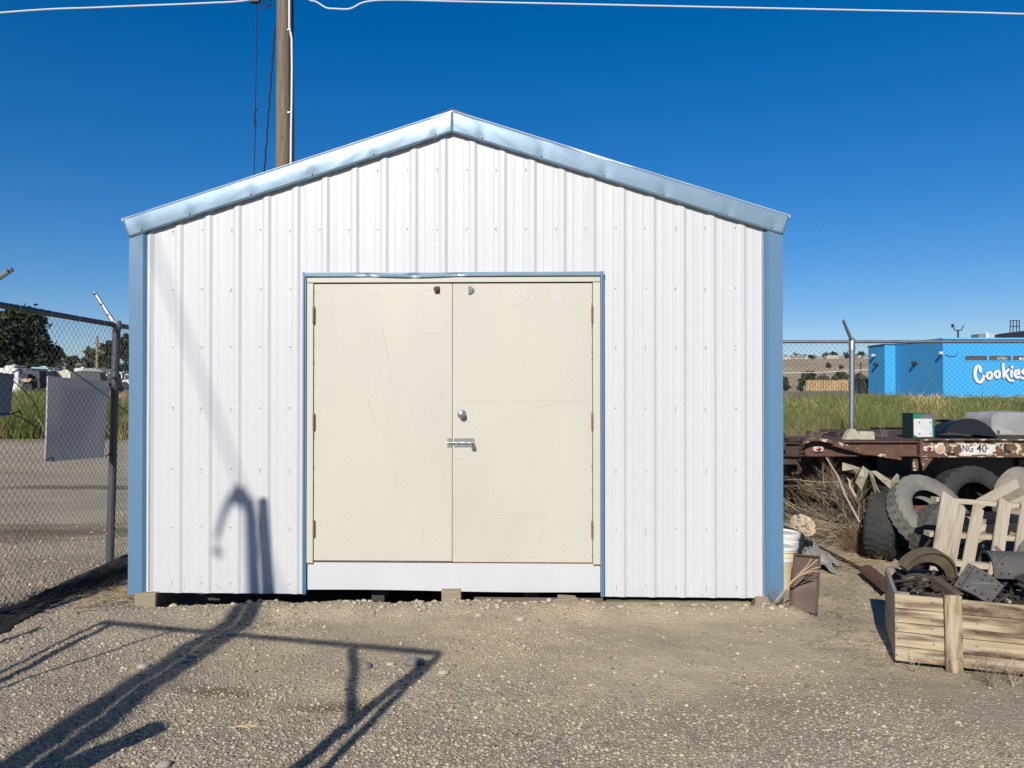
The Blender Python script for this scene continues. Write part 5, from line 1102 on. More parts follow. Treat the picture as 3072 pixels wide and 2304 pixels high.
# brake shoes
def shoe(R0, width, a0, a1, lin, web, loc, rot, label, holes=True, table=True, flip=False):
    t_ = thing('brake_shoe', label, 'brake shoe', loc, rot, 'brake shoes dumped in the crate')
    lo = arcplate('lining', R0, width, .014, a0, a1, lin, t_, n=18)
    if holes:
        m_ = MB()
        for i in range(6):
            a = R(a0 + (a1 - a0) * (i + .5) / 6)
            for yy in (-.36, -.22, .22, .36) if i % 2 else (-.32, .32):
                Mh = Matrix.Rotation(-a + R(90), 4, 'Y'); Mh = Matrix.Translation((math.cos(a) * (R0 + .0135), yy * width, math.sin(a) * (R0 + .0135))) @ Mh
                m_.lathe([(.0062, 0), (.0062, .0012), (0, .0012)], 8, Mh)
        m_.build('rivet_holes', M['hole'], lo, kind='stuff')
    for s_ in ((-.22, .22) if table else (0,)):
        m_ = MB(); pts = []
        for i in range(13): a = R(a0 + 3 + (a1 - a0 - 6) * i / 12); pts.append((R0 * math.cos(a), R0 * math.sin(a)))
        for i in range(12, -1, -1):
            a = R(a0 + 6 + (a1 - a0 - 12) * i / 12); rr_ = R0 * (.78 - .12 * math.sin(i / 12 * 3.14)); pts.append((rr_ * math.cos(a), rr_ * math.sin(a)))
        vs_ = [(x, s_ * width - .004, z) for x, z in pts] + [(x, s_ * width + .004, z) for x, z in pts]; n_ = 13
        fs = []
        for i in range(n_ - 1):
            a_, b_, c_, d_ = i, i + 1, 2 * n_ - 2 - i, 2 * n_ - 1 - i; fs += [(a_, b_, c_, d_), (a_ + 26, d_ + 26, c_ + 26, b_ + 26), (a_, a_ + 26, b_ + 26, b_), (d_, c_, c_ + 26, d_ + 26)]
        m_.add(vs_, fs); m_.build('web', web, t_)
    m_ = MB(); a = R(a1 - 4); m_.tube([(R0 * .86 * math.cos(a), -width * .3, R0 * .86 * math.sin(a)), (R0 * .86 * math.cos(a), width * .3, R0 * .86 * math.sin(a))], .016, 10); m_.build('anchor_boss', web, t_, smooth=True)
    return t_
shoe(.205, .07, -30, 140, M['shoe'], M['shoe'], P(2772, 1742, 5.0), (R(12), R(-8), R(8)), 'large olive brown arched brake shoe at the left of the crate', holes=False)
shoe(.215, .10, -8, 118, M['shoe'], M['shoe'], P(2770, 1752, 5.12), (R(18), R(-2), R(16)), 'rear olive brown brake shoe arching over the first one', holes=False)
shoe(.15, .06, 20, 150, M['iron'], M['shoe'], P(2760, 1800, 4.9), (R(-30), R(20), R(-20)), 'small dark brake shoe tucked under the olive arch', holes=False)
def plate(quad, c_px, nrm, curve, m, label):
    c0 = P(*c_px); nrm = Vector(nrm).normalized(); o = Vector((0, 0, CAMH))
    Q = []
    for q in quad: d = ray(*q); Q.append(o + d * ((c0 - o).dot(nrm) / d.dot(nrm)))
    vs_ = []; nu = 12
    for j_ in range(nu + 1):
        for i_ in range(nu + 1):
            u, v = i_ / nu, j_ / nu; vs_.append(Q[0].lerp(Q[1], u).lerp(Q[3].lerp(Q[2], u), v) + nrm * curve * math.sin(math.pi * u))
    W_ = nu + 1; t_ = thing('brake_lining', label, 'brake lining')
    o_ = MB().add(vs_, [(j_ * W_ + i_, j_ * W_ + i_ + 1, (j_ + 1) * W_ + i_ + 1, (j_ + 1) * W_ + i_) for j_ in range(nu) for i_ in range(nu)]).build('lining', m, t_); sm_ = o_.modifiers.new('plate', 'SOLIDIFY'); sm_.thickness = .014; sm_.offset = 0
    hm = MB(); 
    for u in (.10, .30, .5, .70, .90):
        for v in ((.14, .86, .34) if u in (.1, .5, .9) else (.16, .84)):
            p = Q[0].lerp(Q[1], u).lerp(Q[3].lerp(Q[2], u), v) + nrm * (curve * math.sin(math.pi * u) + .0078); qt = nrm.to_track_quat('Z', 'Y').to_matrix().to_4x4(); hm.lathe([(.0062, 0), (.0062, .0008), (0, .0008)], 8, Matrix.Translation(p) @ qt)
    hm.build('rivet_holes', M['hole'], t_, kind='stuff'); return t_, Q, nrm
pt_, pQ, pn = plate([(2904, 1690), (3010, 1759), (2966, 1814), (2860, 1760)], (2935, 1755, 4.66), (-.12, -.78, .62), .022, M['lining'], 'flat grey riveted brake lining plate lying over the crate edge')
m_ = MB(); a_, b_ = pQ[0].lerp(pQ[1], .17), pQ[3].lerp(pQ[2], .17); m_.tube([a_ + pn * .018, b_ + pn * .018], .0035, 5); m_.build('seam', M['iron'], pt_)
shoe(.112, .30, 15, 185, M['lining'], M['iron'], P(3040, 1712, 4.86) + Vector((.0, .02, -.01)), (R(0), R(-4), R(80)), 'large grey curved riveted brake lining at the right edge')
shoe(.2, .12, 10, 120, M['iron'], M['iron'], P(3060, 1830, 4.62), (R(20), R(10), R(30)), 'rusty brake shoe low at the right edge of the crate')
# leaf of angle iron over the rim
p, q = P(2795, 1738, 4.85), P(2868, 1790, 4.60); d = (q - p); m_ = MB(); m_.box((0, 0, 0), (d.length, .012, .07)); m_.box((0, .02, .035), (d.length, .05, .010)); o = m_.build('steel_strap', M['shoe'], bevel=.002, label='dark flat steel strap sloping to the crate rim', cat='steel bar'); o.rotation_euler = d.to_track_quat('X', 'Z').to_euler(); o.location = (p + q) / 2 + Vector((0, 0, -.02))
for (a, c_, r_, m__, lab) in (((2690, 1690, 5.2), (2760, 1745, 5.05), .007, 'iron_pale', 'thin pale rod at the left of the scrap'), ((2986, 1640, 5.3), (3024, 1672, 5.2), .012, 'iron_pale', 'grey bolt sticking up beside the curved lining'), ((2994, 1778, 4.75), (3030, 1806, 4.6), .010, 'foam', 'thin tan stick at the right of the riveted plate'),
                         ((2760, 1660, 5.15), (2790, 1620, 5.4), .009, 'iron', 'dark bar standing behind the olive shoes'), ((2740, 1770, 4.9), (2765, 1785, 4.85), .005, 'teal_roof', 'thin teal rod in the scrap near the left crate side')):
    m_ = MB(); m_.tube([P(*a), P(*c_)], r_, 7); m_.build('scrap_rod', M[m__], smooth=True, label=lab, cat='rod')
q = P(2850, 1775, 4.75); m_ = MB(); m_.lathe([(.008, -.01), (.020, -.01), (.020, .01), (.008, .01), (.008, -.01)], 6); at(m_.build('hex_nut', M['iron_pale'], label='pale hex nut beside the olive brake shoe', cat='nut'), q, (R(70), R(20), 0))
q = P(3065, 1650, 5.1); m_ = MB(); m_.prism([(-.05, -.05), (.05, -.06), (.07, .03), (.02, .08), (-.02, .03)], -.008, .008); at(m_.build('steel_bracket', M['iron_pale'], label='angular grey bracket at the right edge above the curved lining', cat='bracket'), q, (R(10), 0, R(10)))

# pallet leaning behind the crate
pal = thing('wooden_pallet', 'pale broken wooden pallet leaning behind the crate', 'pallet')
def bar(p, q, wd, th, m, parent=None, name='slat', **tags):
    d = q - p; m_ = MB(); m_.box((0, 0, 0), (d.length, th, wd), jit=.003); o = m_.build(name, m, parent, bevel=.002, **tags)
    X_ = d.normalized(); Yv = Vector((0, 1, 0)) - X_ * X_.y; Yv.normalize(); Zv = X_.cross(Yv)
    Mx = Matrix(((X_.x, Yv.x, Zv.x, 0), (X_.y, Yv.y, Zv.y, 0), (X_.z, Yv.z, Zv.z, 0), (0, 0, 0, 1))); o.matrix_world = Matrix.Translation((p + q) / 2) @ Mx; return o
Yt, Yb = 6.15, 5.75
for (tx, ty, bx, by, wd) in ((2852, 1490, 2822, 1690, .155), (2888, 1520, 2858, 1690, .055), (2936, 1522, 2898, 1725, .095), (3016, 1503, 2982, 1730, .105), (3085, 1515, 3050, 1740, .11), (3150, 1510, 3110, 1740, .10)):
    p, q = P(tx, ty, Yt), P(bx, by, Yb); q = p + (q - p) * 1.5; bar(p, q, wd, .018, M['wood_pallet'], pal)
for (ax, ay, bx, by, Y_) in ((2800, 1497, 3200, 1528, Yt + .02), (2790, 1680, 3180, 1722, Yb + .03), (2780, 1600, 3180, 1622, Yb + .22)):
    bar(P(ax, ay, Y_ + .05), P(bx, by, Y_ + .05), .038, .09, M['wood_pallet'] if ay < 1690 else M['wood_old'], pal, 'stringer')
# loose boards behind
for (ax, ay, aY, bx, by, bY, wd, m__, lab) in ((2925, 1518, 6.5, 3052, 1448, 6.7, .085, 'wood_pallet', 'broad pale board slanting up behind the pallet top'), (3000, 1530, 6.45, 3120, 1480, 6.5, .07, 'wood_pallet', 'second board slanting behind the pallet at the right edge'),
        (2890, 1560, 6.4, 3080, 1545, 6.5, .10, 'wood_old', 'grey board lying behind the pallet slats'), (2890, 1590, 6.35, 3080, 1578, 6.4, .07, 'wood_pallet', 'lower pale board lying behind the pallet slats'), (2880, 1660, 6.2, 2960, 1600, 6.3, .05, 'wood_old', 'short dark board crossing behind the third slat')):
    o = bar(P(ax, ay, aY), P(bx, by, bY), wd, .02, M[m__], None, 'loose_board', label=lab, cat='board')
q = P(2795, 1548, 6.9); m_ = MB(); m_.box((0, 0, .0), (.20, .02, .045)); m_.box((-.08, 0, -.1), (.04, .022, .20)); m_.box((.08, 0, -.1), (.04, .022, .20)); at(m_.build('red_frame', M['red_box'], label='brick red wooden frame seen through the pale tyre', cat='frame'), (q.x + .02, 7.05, q.z + .05), (0, 0, R(5)))
# big tan drum at the right edge
q = P(3085, 1500, 7.3); o = arcplate('brake_drum', .27, .30, .02, 0, 360, mat('tan_dusty_iron', (.33, .29, .22), (.25, .22, .17), .85, scale=9), n=32, label='large tan dusty brake drum at the right edge behind the boards', cat='brake drum'); at(o, q, (R(8), 0, R(20)))
m_ = MB(); m_.lathe([(0, 0), (.262, 0), (.262, .02), (0, .02)], 32, Matrix.Rotation(R(90), 4, 'X') @ Matrix.Translation((0, 0, .1))); m_.build('drum_face', mat('tan_drum_face', (.30, .27, .2), (.24, .2, .15), .85, scale=9), o)
m_ = MB()
for i in range(40):
    u = random.random(); p = P(2760 + 330 * u, 1640 + random.random() * 80, 5.9 + random.random() * .6); p.z = max(p.z, .04); m_.box((p.x, p.y, p.z * random.uniform(.3, .8)), (random.uniform(.05, .25), random.uniform(.05, .2), random.uniform(.02, .12)), (random.uniform(-.8, .8), random.uniform(-.8, .8), random.uniform(0, 3)), .01)
m_.build('junk_pile', M['iron'], label='dark jumbled scrap pile under the leaning pallet', cat='scrap', kind='stuff')

# ---------------------------------------------------------------- blue shop building
BY = 70.0; bz0 = P(2900, 1196, BY).z; bz1 = P(2900, 1014, BY).z; bx0 = P(2829, 1100, BY).x; bx1 = 62.0
BY2 = 78.5; bx2 = P(2684, 1100, BY2).x; bx3 = P(2654, 1100, BY2).x; BY3 = BY2 + 3.0
bd = thing('shop_building', 'bright blue flat roofed shop with white lettering in the distance', 'building')
m_ = MB(); m_.prism([(bx0, BY), (bx1, BY), (bx1, BY + 8.6), (bx0 - .04, BY + 8.6)], bz0 - .3, bz1 - .12, 'xy'); m_.build('wall', M['bld'], bd)
z2 = P(2670, 1034, BY2).z; m_ = MB(); m_.prism([(bx3, BY2), (bx2 + .02, BY2), (bx2 + .02, BY2 + .11), (bx1, BY2 + .11), (bx1, BY2 + 3.6), (bx3, BY2 + 3.6)], bz0 - .3, z2, 'xy'); m_.build('wing', M['bld'], bd)
m_ = MB(); m_.box(((bx0 + bx1) / 2, BY + 4.3, bz1 - .05), (bx1 - bx0 + .15, 8.8, .14)); m_.build('parapet_cap', M['bld_cap'], bd)
m_ = MB(); m_.box((bx3 + .5, BY2 + 1.8, z2 + .04), (1.2, 3.8, .08)); m_.build('wing_cap', M['letter_edge'], bd)
m_ = MB(); m_.box(((bx2 + bx3) / 2 - .1, BY2 - .05, bz0 - .1), (bx2 - bx3 - .3, .1, .35)); m_.box((P(3010, 1200, BY).x, BY - .3, bz0 + .05), (9.5, .4, .28)); m_.build('plinth', M['concrete'], bd)
for (x0_, x1_) in ((2893, 2961), (2965, 3033), (3037, 3105)):
    a, c_ = P(x0_, 1066, BY), P(x1_, 1082, BY); xc, zc = (a.x + c_.x) / 2, (a.z + c_.z) / 2; ww, wh = c_.x - a.x, a.z - c_.z
    m_ = MB(); 
    for dx, dz, sx_, sz_ in ((0, wh / 2, ww + .12, .06), (0, -wh / 2, ww + .12, .06), (-ww / 2, 0, .06, wh - .06), (ww / 2, 0, .06, wh - .06)): m_.box((xc + dx, BY - .02, zc + dz), (sx_, .08, sz_))
    wi = m_.build('window', M['bld_cap'], bd); m_ = MB(); m_.box((xc, BY - .005, zc), (ww - .06, .02, wh - .06)); m_.build('pane', M['glass'], wi)
a = P(2990, 1079, BY); textmesh('OPEN', .36, M['shop_print'], bd, (a.x, BY - .03, a.z), name='window_print', ext=.004)
a = P(3060, 1081, BY); m_ = MB(); m_.box((a.x + .30, BY - .02, a.z + .14), (.74, .01, .26)); m_.build('window_card', M['shop_print'], bd); textmesh('23', .34, M['lettering'], bd, (a.x, BY - .04, a.z + .03), name='window_number', ext=.004)
# sign letters from brush strokes
def stroke(paths, hw, d0, d1, m, parent, name, grow=0):
    m_ = MB(); K_ = 6.379
    def W(a, c_): p = P(2840 + a / K_, 960 + c_ / K_, BY); return p.x, p.z
    for pi, path in enumerate(paths):
        pts = [W(*q) for q in path]; h_ = (hw + grow) / K_ / F * BY; dd0 = d0 - pi * .013
        fine = []
        for i in range(len(pts) - 1):
            p0 = pts[max(i - 1, 0)]; p1 = pts[i]; p2 = pts[i + 1]; p3 = pts[min(i + 2, len(pts) - 1)]
            for s_ in range(5):
                u = s_ / 5; fine.append(tuple(.5 * (2 * p1[k_] + (p2[k_] - p0[k_]) * u + (2 * p0[k_] - 5 * p1[k_] + 4 * p2[k_] - p3[k_]) * u * u + (3 * p1[k_] - p0[k_] - 3 * p2[k_] + p3[k_]) * u ** 3) for k_ in (0, 1)))
        fine.append(pts[-1])
        left, right = [], []
        for i, (x, z) in enumerate(fine):
            a = fine[max(i - 1, 0)]; c_ = fine[min(i + 1, len(fine) - 1)]; dx, dz = c_[0] - a[0], c_[1] - a[1]; l_ = math.hypot(dx, dz) + 1e-9
            left.append((x - dz / l_ * h_, z + dx / l_ * h_)); right.append((x + dz / l_ * h_, z - dx / l_ * h_))
        n_ = len(fine)
        vs_ = [(x, dd0, z) for x, z in left] + [(x, dd0, z) for x, z in right] + [(x, d1, z) for x, z in left] + [(x, d1, z) for x, z in right]
        fs = []
        for i in range(n_ - 1): fs += [(i, i + 1, n_ + i + 1, n_ + i), (i, 2 * n_ + i, 2 * n_ + i + 1, i + 1), (n_ + i, n_ + i + 1, 3 * n_ + i + 1, 3 * n_ + i)]
        m_.add(vs_, fs)
        for ci, (x, z) in enumerate((fine[0], fine[-1])):
            m_.prism([(x + h_ * math.cos(t_), z + h_ * math.sin(t_)) for t_ in np.linspace(0, 2 * math.pi, 14, endpoint=False)], dd0 - .006 - .006 * ci - .013 * pi, d1 + .001)
    return m_.build(name, m, parent)
def ring(cx_, cz_, rx, rz): return [(cx_ + rx * math.sin(t_), cz_ - rz * math.cos(t_)) for t_ in np.linspace(.1, 2 * math.pi + .1, 12)]
LET = {'C': [[(628, 980), (622, 925), (590, 882), (548, 915), (527, 1000), (532, 1100), (575, 1172), (625, 1187), (672, 1145), (690, 1078)]],
       'o': [ring(800, 1062, 46, 62)], 'o2': [ring(953, 1040, 46, 62)], 'k': [[(1062, 845), (1070, 960), (1075, 1095)], [(1160, 948), (1108, 1012), (1140, 1090), (1185, 1150), (1240, 1165)]],
       'i': [[(1222, 970), (1220, 1080)], [(1226, 898), (1228, 908)]], 'e': [[(1288, 1050), (1365, 1020), (1352, 962), (1305, 972), (1285, 1040), (1312, 1100), (1385, 1092)]], 's': [[(1500, 962), (1452, 955), (1432, 1000), (1478, 1045), (1488, 1095), (1450, 1122), (1415, 1110)]]}
for k_, paths in LET.items():
    lo = stroke(paths, 28 if k_ == 'C' else 23, BY - .16, BY - .06, M['letter_white'], bd, 'sign_letter'); stroke(paths, 28 if k_ == 'C' else 23, BY - .055, BY - .02, M['letter_edge'], lo, 'letter_backing', grow=9)
# wall lamps
for (px, py, Y_, xw, r_, ln, m__) in ((2745, 1090, 74.6, 0, .2, .38, 'dark_metal'), (2634, 1093, 80.0, 1, .2, .38, 'dark_metal')):
    x = (bx0 - (Y_ - BY) * .1 / 22) if not xw else bx3; z = P(px, py, Y_).z; m_ = MB(); m_.lathe([(0, 0), (r_, 0), (r_, ln), (0, ln)], 14, Matrix.Translation((x, Y_, z)) @ Matrix.Rotation(R(-90), 4, 'Y')); m_.build('wall_lamp', M[m__], bd, smooth=True)
for (x, Y_, px, py) in ((bx0 - .1, BY - .08, 2831, 1059), (bx3 - .1, BY2 + 2.0, 2645, 1066)):
    z = P(px, py, Y_).z; m_ = MB(); m_.box((x - .15, Y_, z), (.34, .3, .26)); m_.box((x, Y_, z), (.2, .08, .08)); m_.build('flood_lamp', M['white_plate'], bd, bevel=.03)
q = [P(2835, 1064, BY - .05), P(2850, 1070, BY - .05), (P(2865, 1069, BY - .05)), P(2872, 1062, BY - .05), P(2873, 1055, BY - .05)]; m_ = MB(); m_.tube(q, .03, 5); m_.build('wall_cable', M['letter_edge'], bd)
# roof things
rz_ = bz1
an = MB(); q0 = P(2874, 1014, 74); an.tube([q0, P(2874, 992, 74)], .09, 6); 
an.tube([P(2859, 975, 74), P(2861, 984, 74), P(2863, 990, 74), P(2874, 991, 74), P(2885, 990, 74), P(2887, 982, 74), P(2893, 976, 74)], .055, 6); an.box(P(2858, 977, 74), (.2, .15, .3)); 
an.build('lamp_bracket', M['dark_metal'], bd)
for (x0_, x1_, y0_, m__) in ((2933, 2953, 1002, 'galv_dull'), (2955, 2966, 999, 'white_plate'), (2967, 2989, 1002, 'concrete'), (2992, 3006, 1003, 'white_plate')):
    a, c_ = P(x0_, y0_, 78), P(x1_, 1016, 78); m_ = MB(); m_.box(((a.x + c_.x) / 2, 78.5, (a.z + c_.z) / 2), (c_.x - a.x, 1.4, a.z - c_.z)); m_.build('roof_unit', M[m__], bd, bevel=.05)
a, c_, d_ = P(3018, 1000, 76), P(3018, 1014, 76), P(3110, 988, 76); m_ = MB(); m_.prism([(c_.x, c_.z - .1), (a.x, a.z), (d_.x, d_.z), (d_.x, c_.z - .1)], 76, 80); m_.build('roof_block', M['black'], bd)
m_ = MB()
for (a0, b0, a1, b1) in ((3030, 1000, 3031, 962), (3039, 998, 3040, 961), (3049, 996, 3050, 961), (3058, 994, 3058, 961), (3030, 962, 3059, 962), (3030, 979, 3059, 979)): m_.tube([P(a0, b0, 76.5), P(a1, b1, 76.5)], .045, 5)
m_.build('roof_ladder_cage', M['dark_metal'], bd)

# ---------------------------------------------------------------- trees and far background
def tree(px, ybase, ytop, wpx, Y, seed, label, pal, dens=1.0, cat='tree', group=None, nblob=9, trunkfrac=.25, name='tree', leaf=None):
    rr_ = random.Random(seed); rg = np.random.default_rng(seed); b_ = P(px, ybase, Y); tp_ = P(px, ytop, Y); H_ = tp_.z - b_.z; Wd = wpx / F * Y; zb = gzz(b_.x, Y) if Y < 200 else b_.z; zb = min(zb, b_.z)
    t_ = thing(name, label, cat, (b_.x, Y, zb), group=group); H_ = tp_.z - zb
    m_ = MB(); r0 = max(.05, Wd * .03); m_.tube([(0, 0, -.2), (rr_.uniform(-.02, .02) * Wd, 0, H_ * trunkfrac), (rr_.uniform(-.05, .05) * Wd, 0, H_ * .55), (rr_.uniform(-.06, .06) * Wd, 0, H_ * .85)], [r0, r0 * .8, r0 * .5, r0 * .15], 7)
    cen = []
    for i in range(nblob):
        a = rr_.uniform(0, 6.28); rad = rr_.uniform(.0, .36) * Wd; zc = H_ * rr_.uniform(trunkfrac + .08, .84); s_ = Wd * rr_.uniform(.14, .24) * (1.15 - .4 * abs(zc / H_ - .55)); cen.append((rad * math.cos(a), rad * math.sin(a) * .8, zc, s_))
        m_.tube([(0, 0, H_ * trunkfrac * rr_.uniform(.7, 1.6)), (cen[-1][0] * .5, cen[-1][1] * .5, (H_ * trunkfrac + zc) / 2), (cen[-1][0], cen[-1][1], zc)], [r0 * .4, r0 * .25, r0 * .08], 5)
    m_.build('trunk', M['bark'], t_)
    lf_ = leaf or max(.05, Y * .0028); n_ = int(dens * 130 * nblob); V = []; C_ = []
    for (cx_, cy_, cz_, s_) in cen:
        k_ = n_ // nblob; u = rg.normal(0, 1, (k_, 3)); u /= np.linalg.norm(u, axis=1)[:, None]; rad = s_ * (rg.random(k_) ** .45) * rg.uniform(.75, 1.25, k_); p = u * rad[:, None] * np.array([1.1, 1, .85]) + np.array([cx_, cy_, cz_])
        V.append(p); tone = rg.uniform(.6, 1.25); C_.append(np.array(pal)[rg.integers(0, len(pal), k_)] * tone * rg.uniform(.75, 1.2, (k_, 1)))
    p = np.concatenate(V); c_ = np.concatenate(C_); n_ = len(p); a = rg.normal(0, 1, (n_, 3)); a /= np.linalg.norm(a, axis=1)[:, None]; bb = np.cross(a, rg.normal(0, 1, (n_, 3))); bb /= np.linalg.norm(bb, axis=1)[:, None]; s_ = (lf_ * rg.uniform(.6, 1.5, n_))[:, None]
    Vv = np.stack([p - a * s_, p - bb * s_ * .6, p + a * s_, p + bb * s_ * .6], 1).reshape(-1, 3); fs = np.arange(n_ * 4).reshape(-1, 4)
    raw('crown', Vv, fs, M['leaf'], t_, col=np.repeat(c_, 4, 0)); return t_
DG = [(.035, .055, .02), (.05, .07, .028), (.028, .042, .018)]; OG = [(.07, .075, .035), (.10, .095, .05), (.05, .06, .028)]; BR = [(.12, .10, .07), (.09, .08, .055), (.06, .065, .035)]
tree(60, 1125, 925, 250, 96, 3, 'large dark leafy tree at the left edge behind the fence', DG, 7, nblob=30, trunkfrac=.12)
tree(-60, 1125, 930, 230, 98, 5, 'dark tree cut by the left edge of the photo', DG, 4, nblob=18, trunkfrac=.12)
tree(225, 1130, 1062, 90, 92, 7, 'low olive tree between the big dark tree and the far pole', OG, 2.2, nblob=11, trunkfrac=.1)
tree(268, 1130, 1018, 90, 90, 8, 'sparse brownish tree just left of the far pole', BR, 1.3, nblob=11, trunkfrac=.15)
tree(325, 1130, 1006, 90, 86, 9, 'dark olive tree just right of the far pole', DG + OG, 3, nblob=14, trunkfrac=.1)
tree(395, 1140, 992, 100, 84, 10, 'dark tree half hidden by the left corner of the shed', DG, 4, nblob=15, trunkfrac=.1)
p0_, p1_ = P(291, 1135, 82), P(291, 1008, 82); fpz = gzz(p0_.x, 82); t_ = thing('utility_pole', 'distant thin wooden utility pole among the left trees', 'pole', (p0_.x, 82, fpz)); m_ = MB(); m_.tube([(0, 0, 0), (0, 0, p1_.z - fpz)], [.18, .12], 8); m_.build('pole_shaft', mat('tan_pole_wood', (.30, .21, .12), rough=.9), t_, smooth=True)  # even tan wood for the far pole
m_ = MB(); m_.box((.2, 0, (p1_.z - fpz) - .8), (.9, .1, .12)); m_.build('crossarm', M['bark'], t_)
p0_, p1_ = P(196, 1135, 88), P(196, 1090, 88); m_ = MB(); m_.tube([(p0_.x, 88, 1.2), (p0_.x, 88, p1_.z)], .12, 6); m_.build('short_pole', M['wood_old'], label='short distant post standing before the olive tree', cat='post')
# campers, trailers, sheds of the far lot
def camper(x0, x1, y0, y1, Y, m, label, name='camper_trailer', cat='camper', win=3, dep=2.3, stripe=True):
    a, c_ = P(x0, y0, Y), P(x1, y1, Y); zb = min(c_.z, gzz((a.x + c_.x) / 2, Y) + .5); w_, h_ = c_.x - a.x, a.z - zb; t_ = thing(name, label, cat, ((a.x + c_.x) / 2, Y, zb)); r_ = min(.25, w_ * .1)
    m_ = MB(); m_.prism([(-w_ / 2, 0), (w_ / 2, 0), (w_ / 2, h_ - r_), (w_ / 2 - r_, h_), (-w_ / 2 + r_, h_), (-w_ / 2, h_ - r_)], 0, dep); bo = m_.build('shell', m, t_)
    for i in range(win): m_ = MB(); m_.box((-w_ / 2 + w_ * (i + .7) / (win + .4), -.01, h_ * .62), (w_ * .13, .04, h_ * .22)); m_.build('window', M['glass'], t_)
    if stripe: m_ = MB(); m_.box((0, -.012, h_ * .25), (w_ * .98, .02, .08)); m_.build('stripe', M['house_tan'], t_)
    for s_ in (-.15, .15): m_ = MB(); m_.lathe([(0, 0), (.32, 0), (.32, .2), (0, .2)], 14, Matrix.Translation((s_ * w_, .05, -.12)) @ Matrix.Rotation(R(90), 4, 'X')); m_.build('wheel', M['tyre'], t_)
    m_ = MB(); m_.box((0, 1, h_ + .06), (w_ * .3, .6, .14)); m_.build('roof_vent', m, t_); return t_
camper(-30, 55, 1104, 1124, 84, M['camper'], 'long low white camper at the left edge of the far lot')
camper(14, 44, 1096, 1108, 88, M['camper'], 'boxy white camper top behind the long low one', win=1)
camper(143, 152, 1110, 1130, 76, M['camper'], 'narrow white camper end above the grey banner', win=0, stripe=False)
camper(154, 212, 1113, 1140, 77, M['camper_cream'], 'cream box trailer between the tarp and the grey green shelter', win=0, stripe=False)
camper(222, 250, 1104, 1122, 82, M['camper'], 'small white camper behind the grey green shelter', win=1)
camper(90, 146, 1101, 1122, 86, M['teal_roof'], 'flat teal topped trailer under the big dark tree', win=0, stripe=False)
camper(310, 322, 1120, 1142, 76, M['camper'], 'narrow white van end just left of the fence post', win=0, stripe=False)
camper(322, 338, 1116, 1138, 80, M['camper_cream'], 'cream camper end behind the fence post', win=1, stripe=False)
camper(356, 366, 1116, 1140, 80, M['camper'], 'white camper end right of the fence post', win=0, stripe=False)
def truck(x0, x1, y0, y1, Y, m, label):
    a, c_ = P(x0, y0, Y), P(x1, y1, Y); w_ = c_.x - a.x; zb = max(gzz(a.x, Y), c_.z - .3); h_ = a.z - zb; t_ = thing('parked_truck', label, 'truck', ((a.x + c_.x) / 2, Y, zb)); h_ -= .0
    m_ = MB(); m_.prism([(-w_ / 2, .35), (w_ / 2, .35), (w_ / 2, h_ * .6), (w_ * .12, h_ * .62), (w_ * .02, h_), (-w_ * .3, h_), (-w_ * .38, h_ * .62), (-w_ / 2, h_ * .55)], 0, 1.8); m_.build('body', m, t_, bevel=.03)
    m_ = MB(); m_.prism([(-w_ * .33, h_ * .64), (w_ * .08, h_ * .64), (w_ * .0, h_ * .94), (-w_ * .28, h_ * .94)], -.02, .02); m_.build('side_window', M['glass'], t_)
    for s_ in (-.3, .3): m_ = MB(); m_.lathe([(0, 0), (.36, 0), (.36, .22), (0, .22)], 14, Matrix.Translation((s_ * w_, .1, .36)) @ Matrix.Rotation(R(90), 4, 'X')); m_.build('wheel', M['tyre'], t_)
truck(366, 412, 1122, 1158, 74, M['camper'], 'white pickup truck half hidden by the left corner of the shed')
truck(318, 345, 1130, 1156, 73, mat('dull_red_paint', (.22, .05, .03), rough=.5), 'small dull red car behind the fence post')
def covered(pts, Y, dep, m, label, name='tarp_cover', cat='tarp'):
    Q = [P(a, c_, Y) for a, c_ in pts]; zlow = gzz(Q[0].x, Y); poly = [(q.x, max(q.z, zlow)) for q in Q]; m_ = MB(); m_.prism(poly, Y, Y + dep); return m_.build(name, m, bevel=.05, label=label, cat=cat)
covered([(52, 1165), (56, 1120), (70, 1110), (82, 1104), (97, 1112), (118, 1112), (120, 1165)], 74, 4, M['tarp'], 'peaked charcoal tarp cover left of the grey banner')
covered([(120, 1165), (120, 1110), (138, 1115), (150, 1130), (152, 1165)], 75, 3, M['tarp'], 'sloping charcoal tarp beside the peaked one')
covered([(212, 1150), (215, 1116), (240, 1112), (300, 1118), (304, 1150)], 75, 4, M['tarp'], 'long dark tarp wall under the grey green roof')
covered([(238, 1116), (250, 1105), (280, 1104), (300, 1110), (310, 1116), (310, 1150), (304, 1150), (304, 1120)], 78, 4, M['greenhouse'], 'grey green sheeted shelter with glazed roof in the far lot', 'shelter', 'shelter')
q = P(48, 1125, 72); m_ = MB(); m_.lathe([(0, 0), (.55, .0), (.62, .8), (.5, 1.2), (0, 1.25)], 14); at(m_.build('cream_tank', M['camper_cream'], smooth=True, label='cream rounded water tank beside the tarp', cat='tank'), (q.x, 72.3, gzz(q.x, 72.3)))
a, c_ = P(60, 1136, 71), P(95, 1146, 71); m_ = MB(); m_.prism([(a.x, a.z), (c_.x, a.z), (c_.x - .25, c_.z), (a.x + .2, c_.z)], 71, 72); m_.build('small_boat', M['boat'], label='small tan boat hull on a stand in the left lot', cat='boat')
m_ = MB(); m_.box(((a.x + c_.x) / 2, 71.5, (c_.z + gzz(a.x, 71.5)) / 2), (.8, .5, max(.1, c_.z - gzz(a.x, 71.5)))); m_.build('boat_stand', M['black'], label='dark stand carrying the tan boat hull', cat='stand')
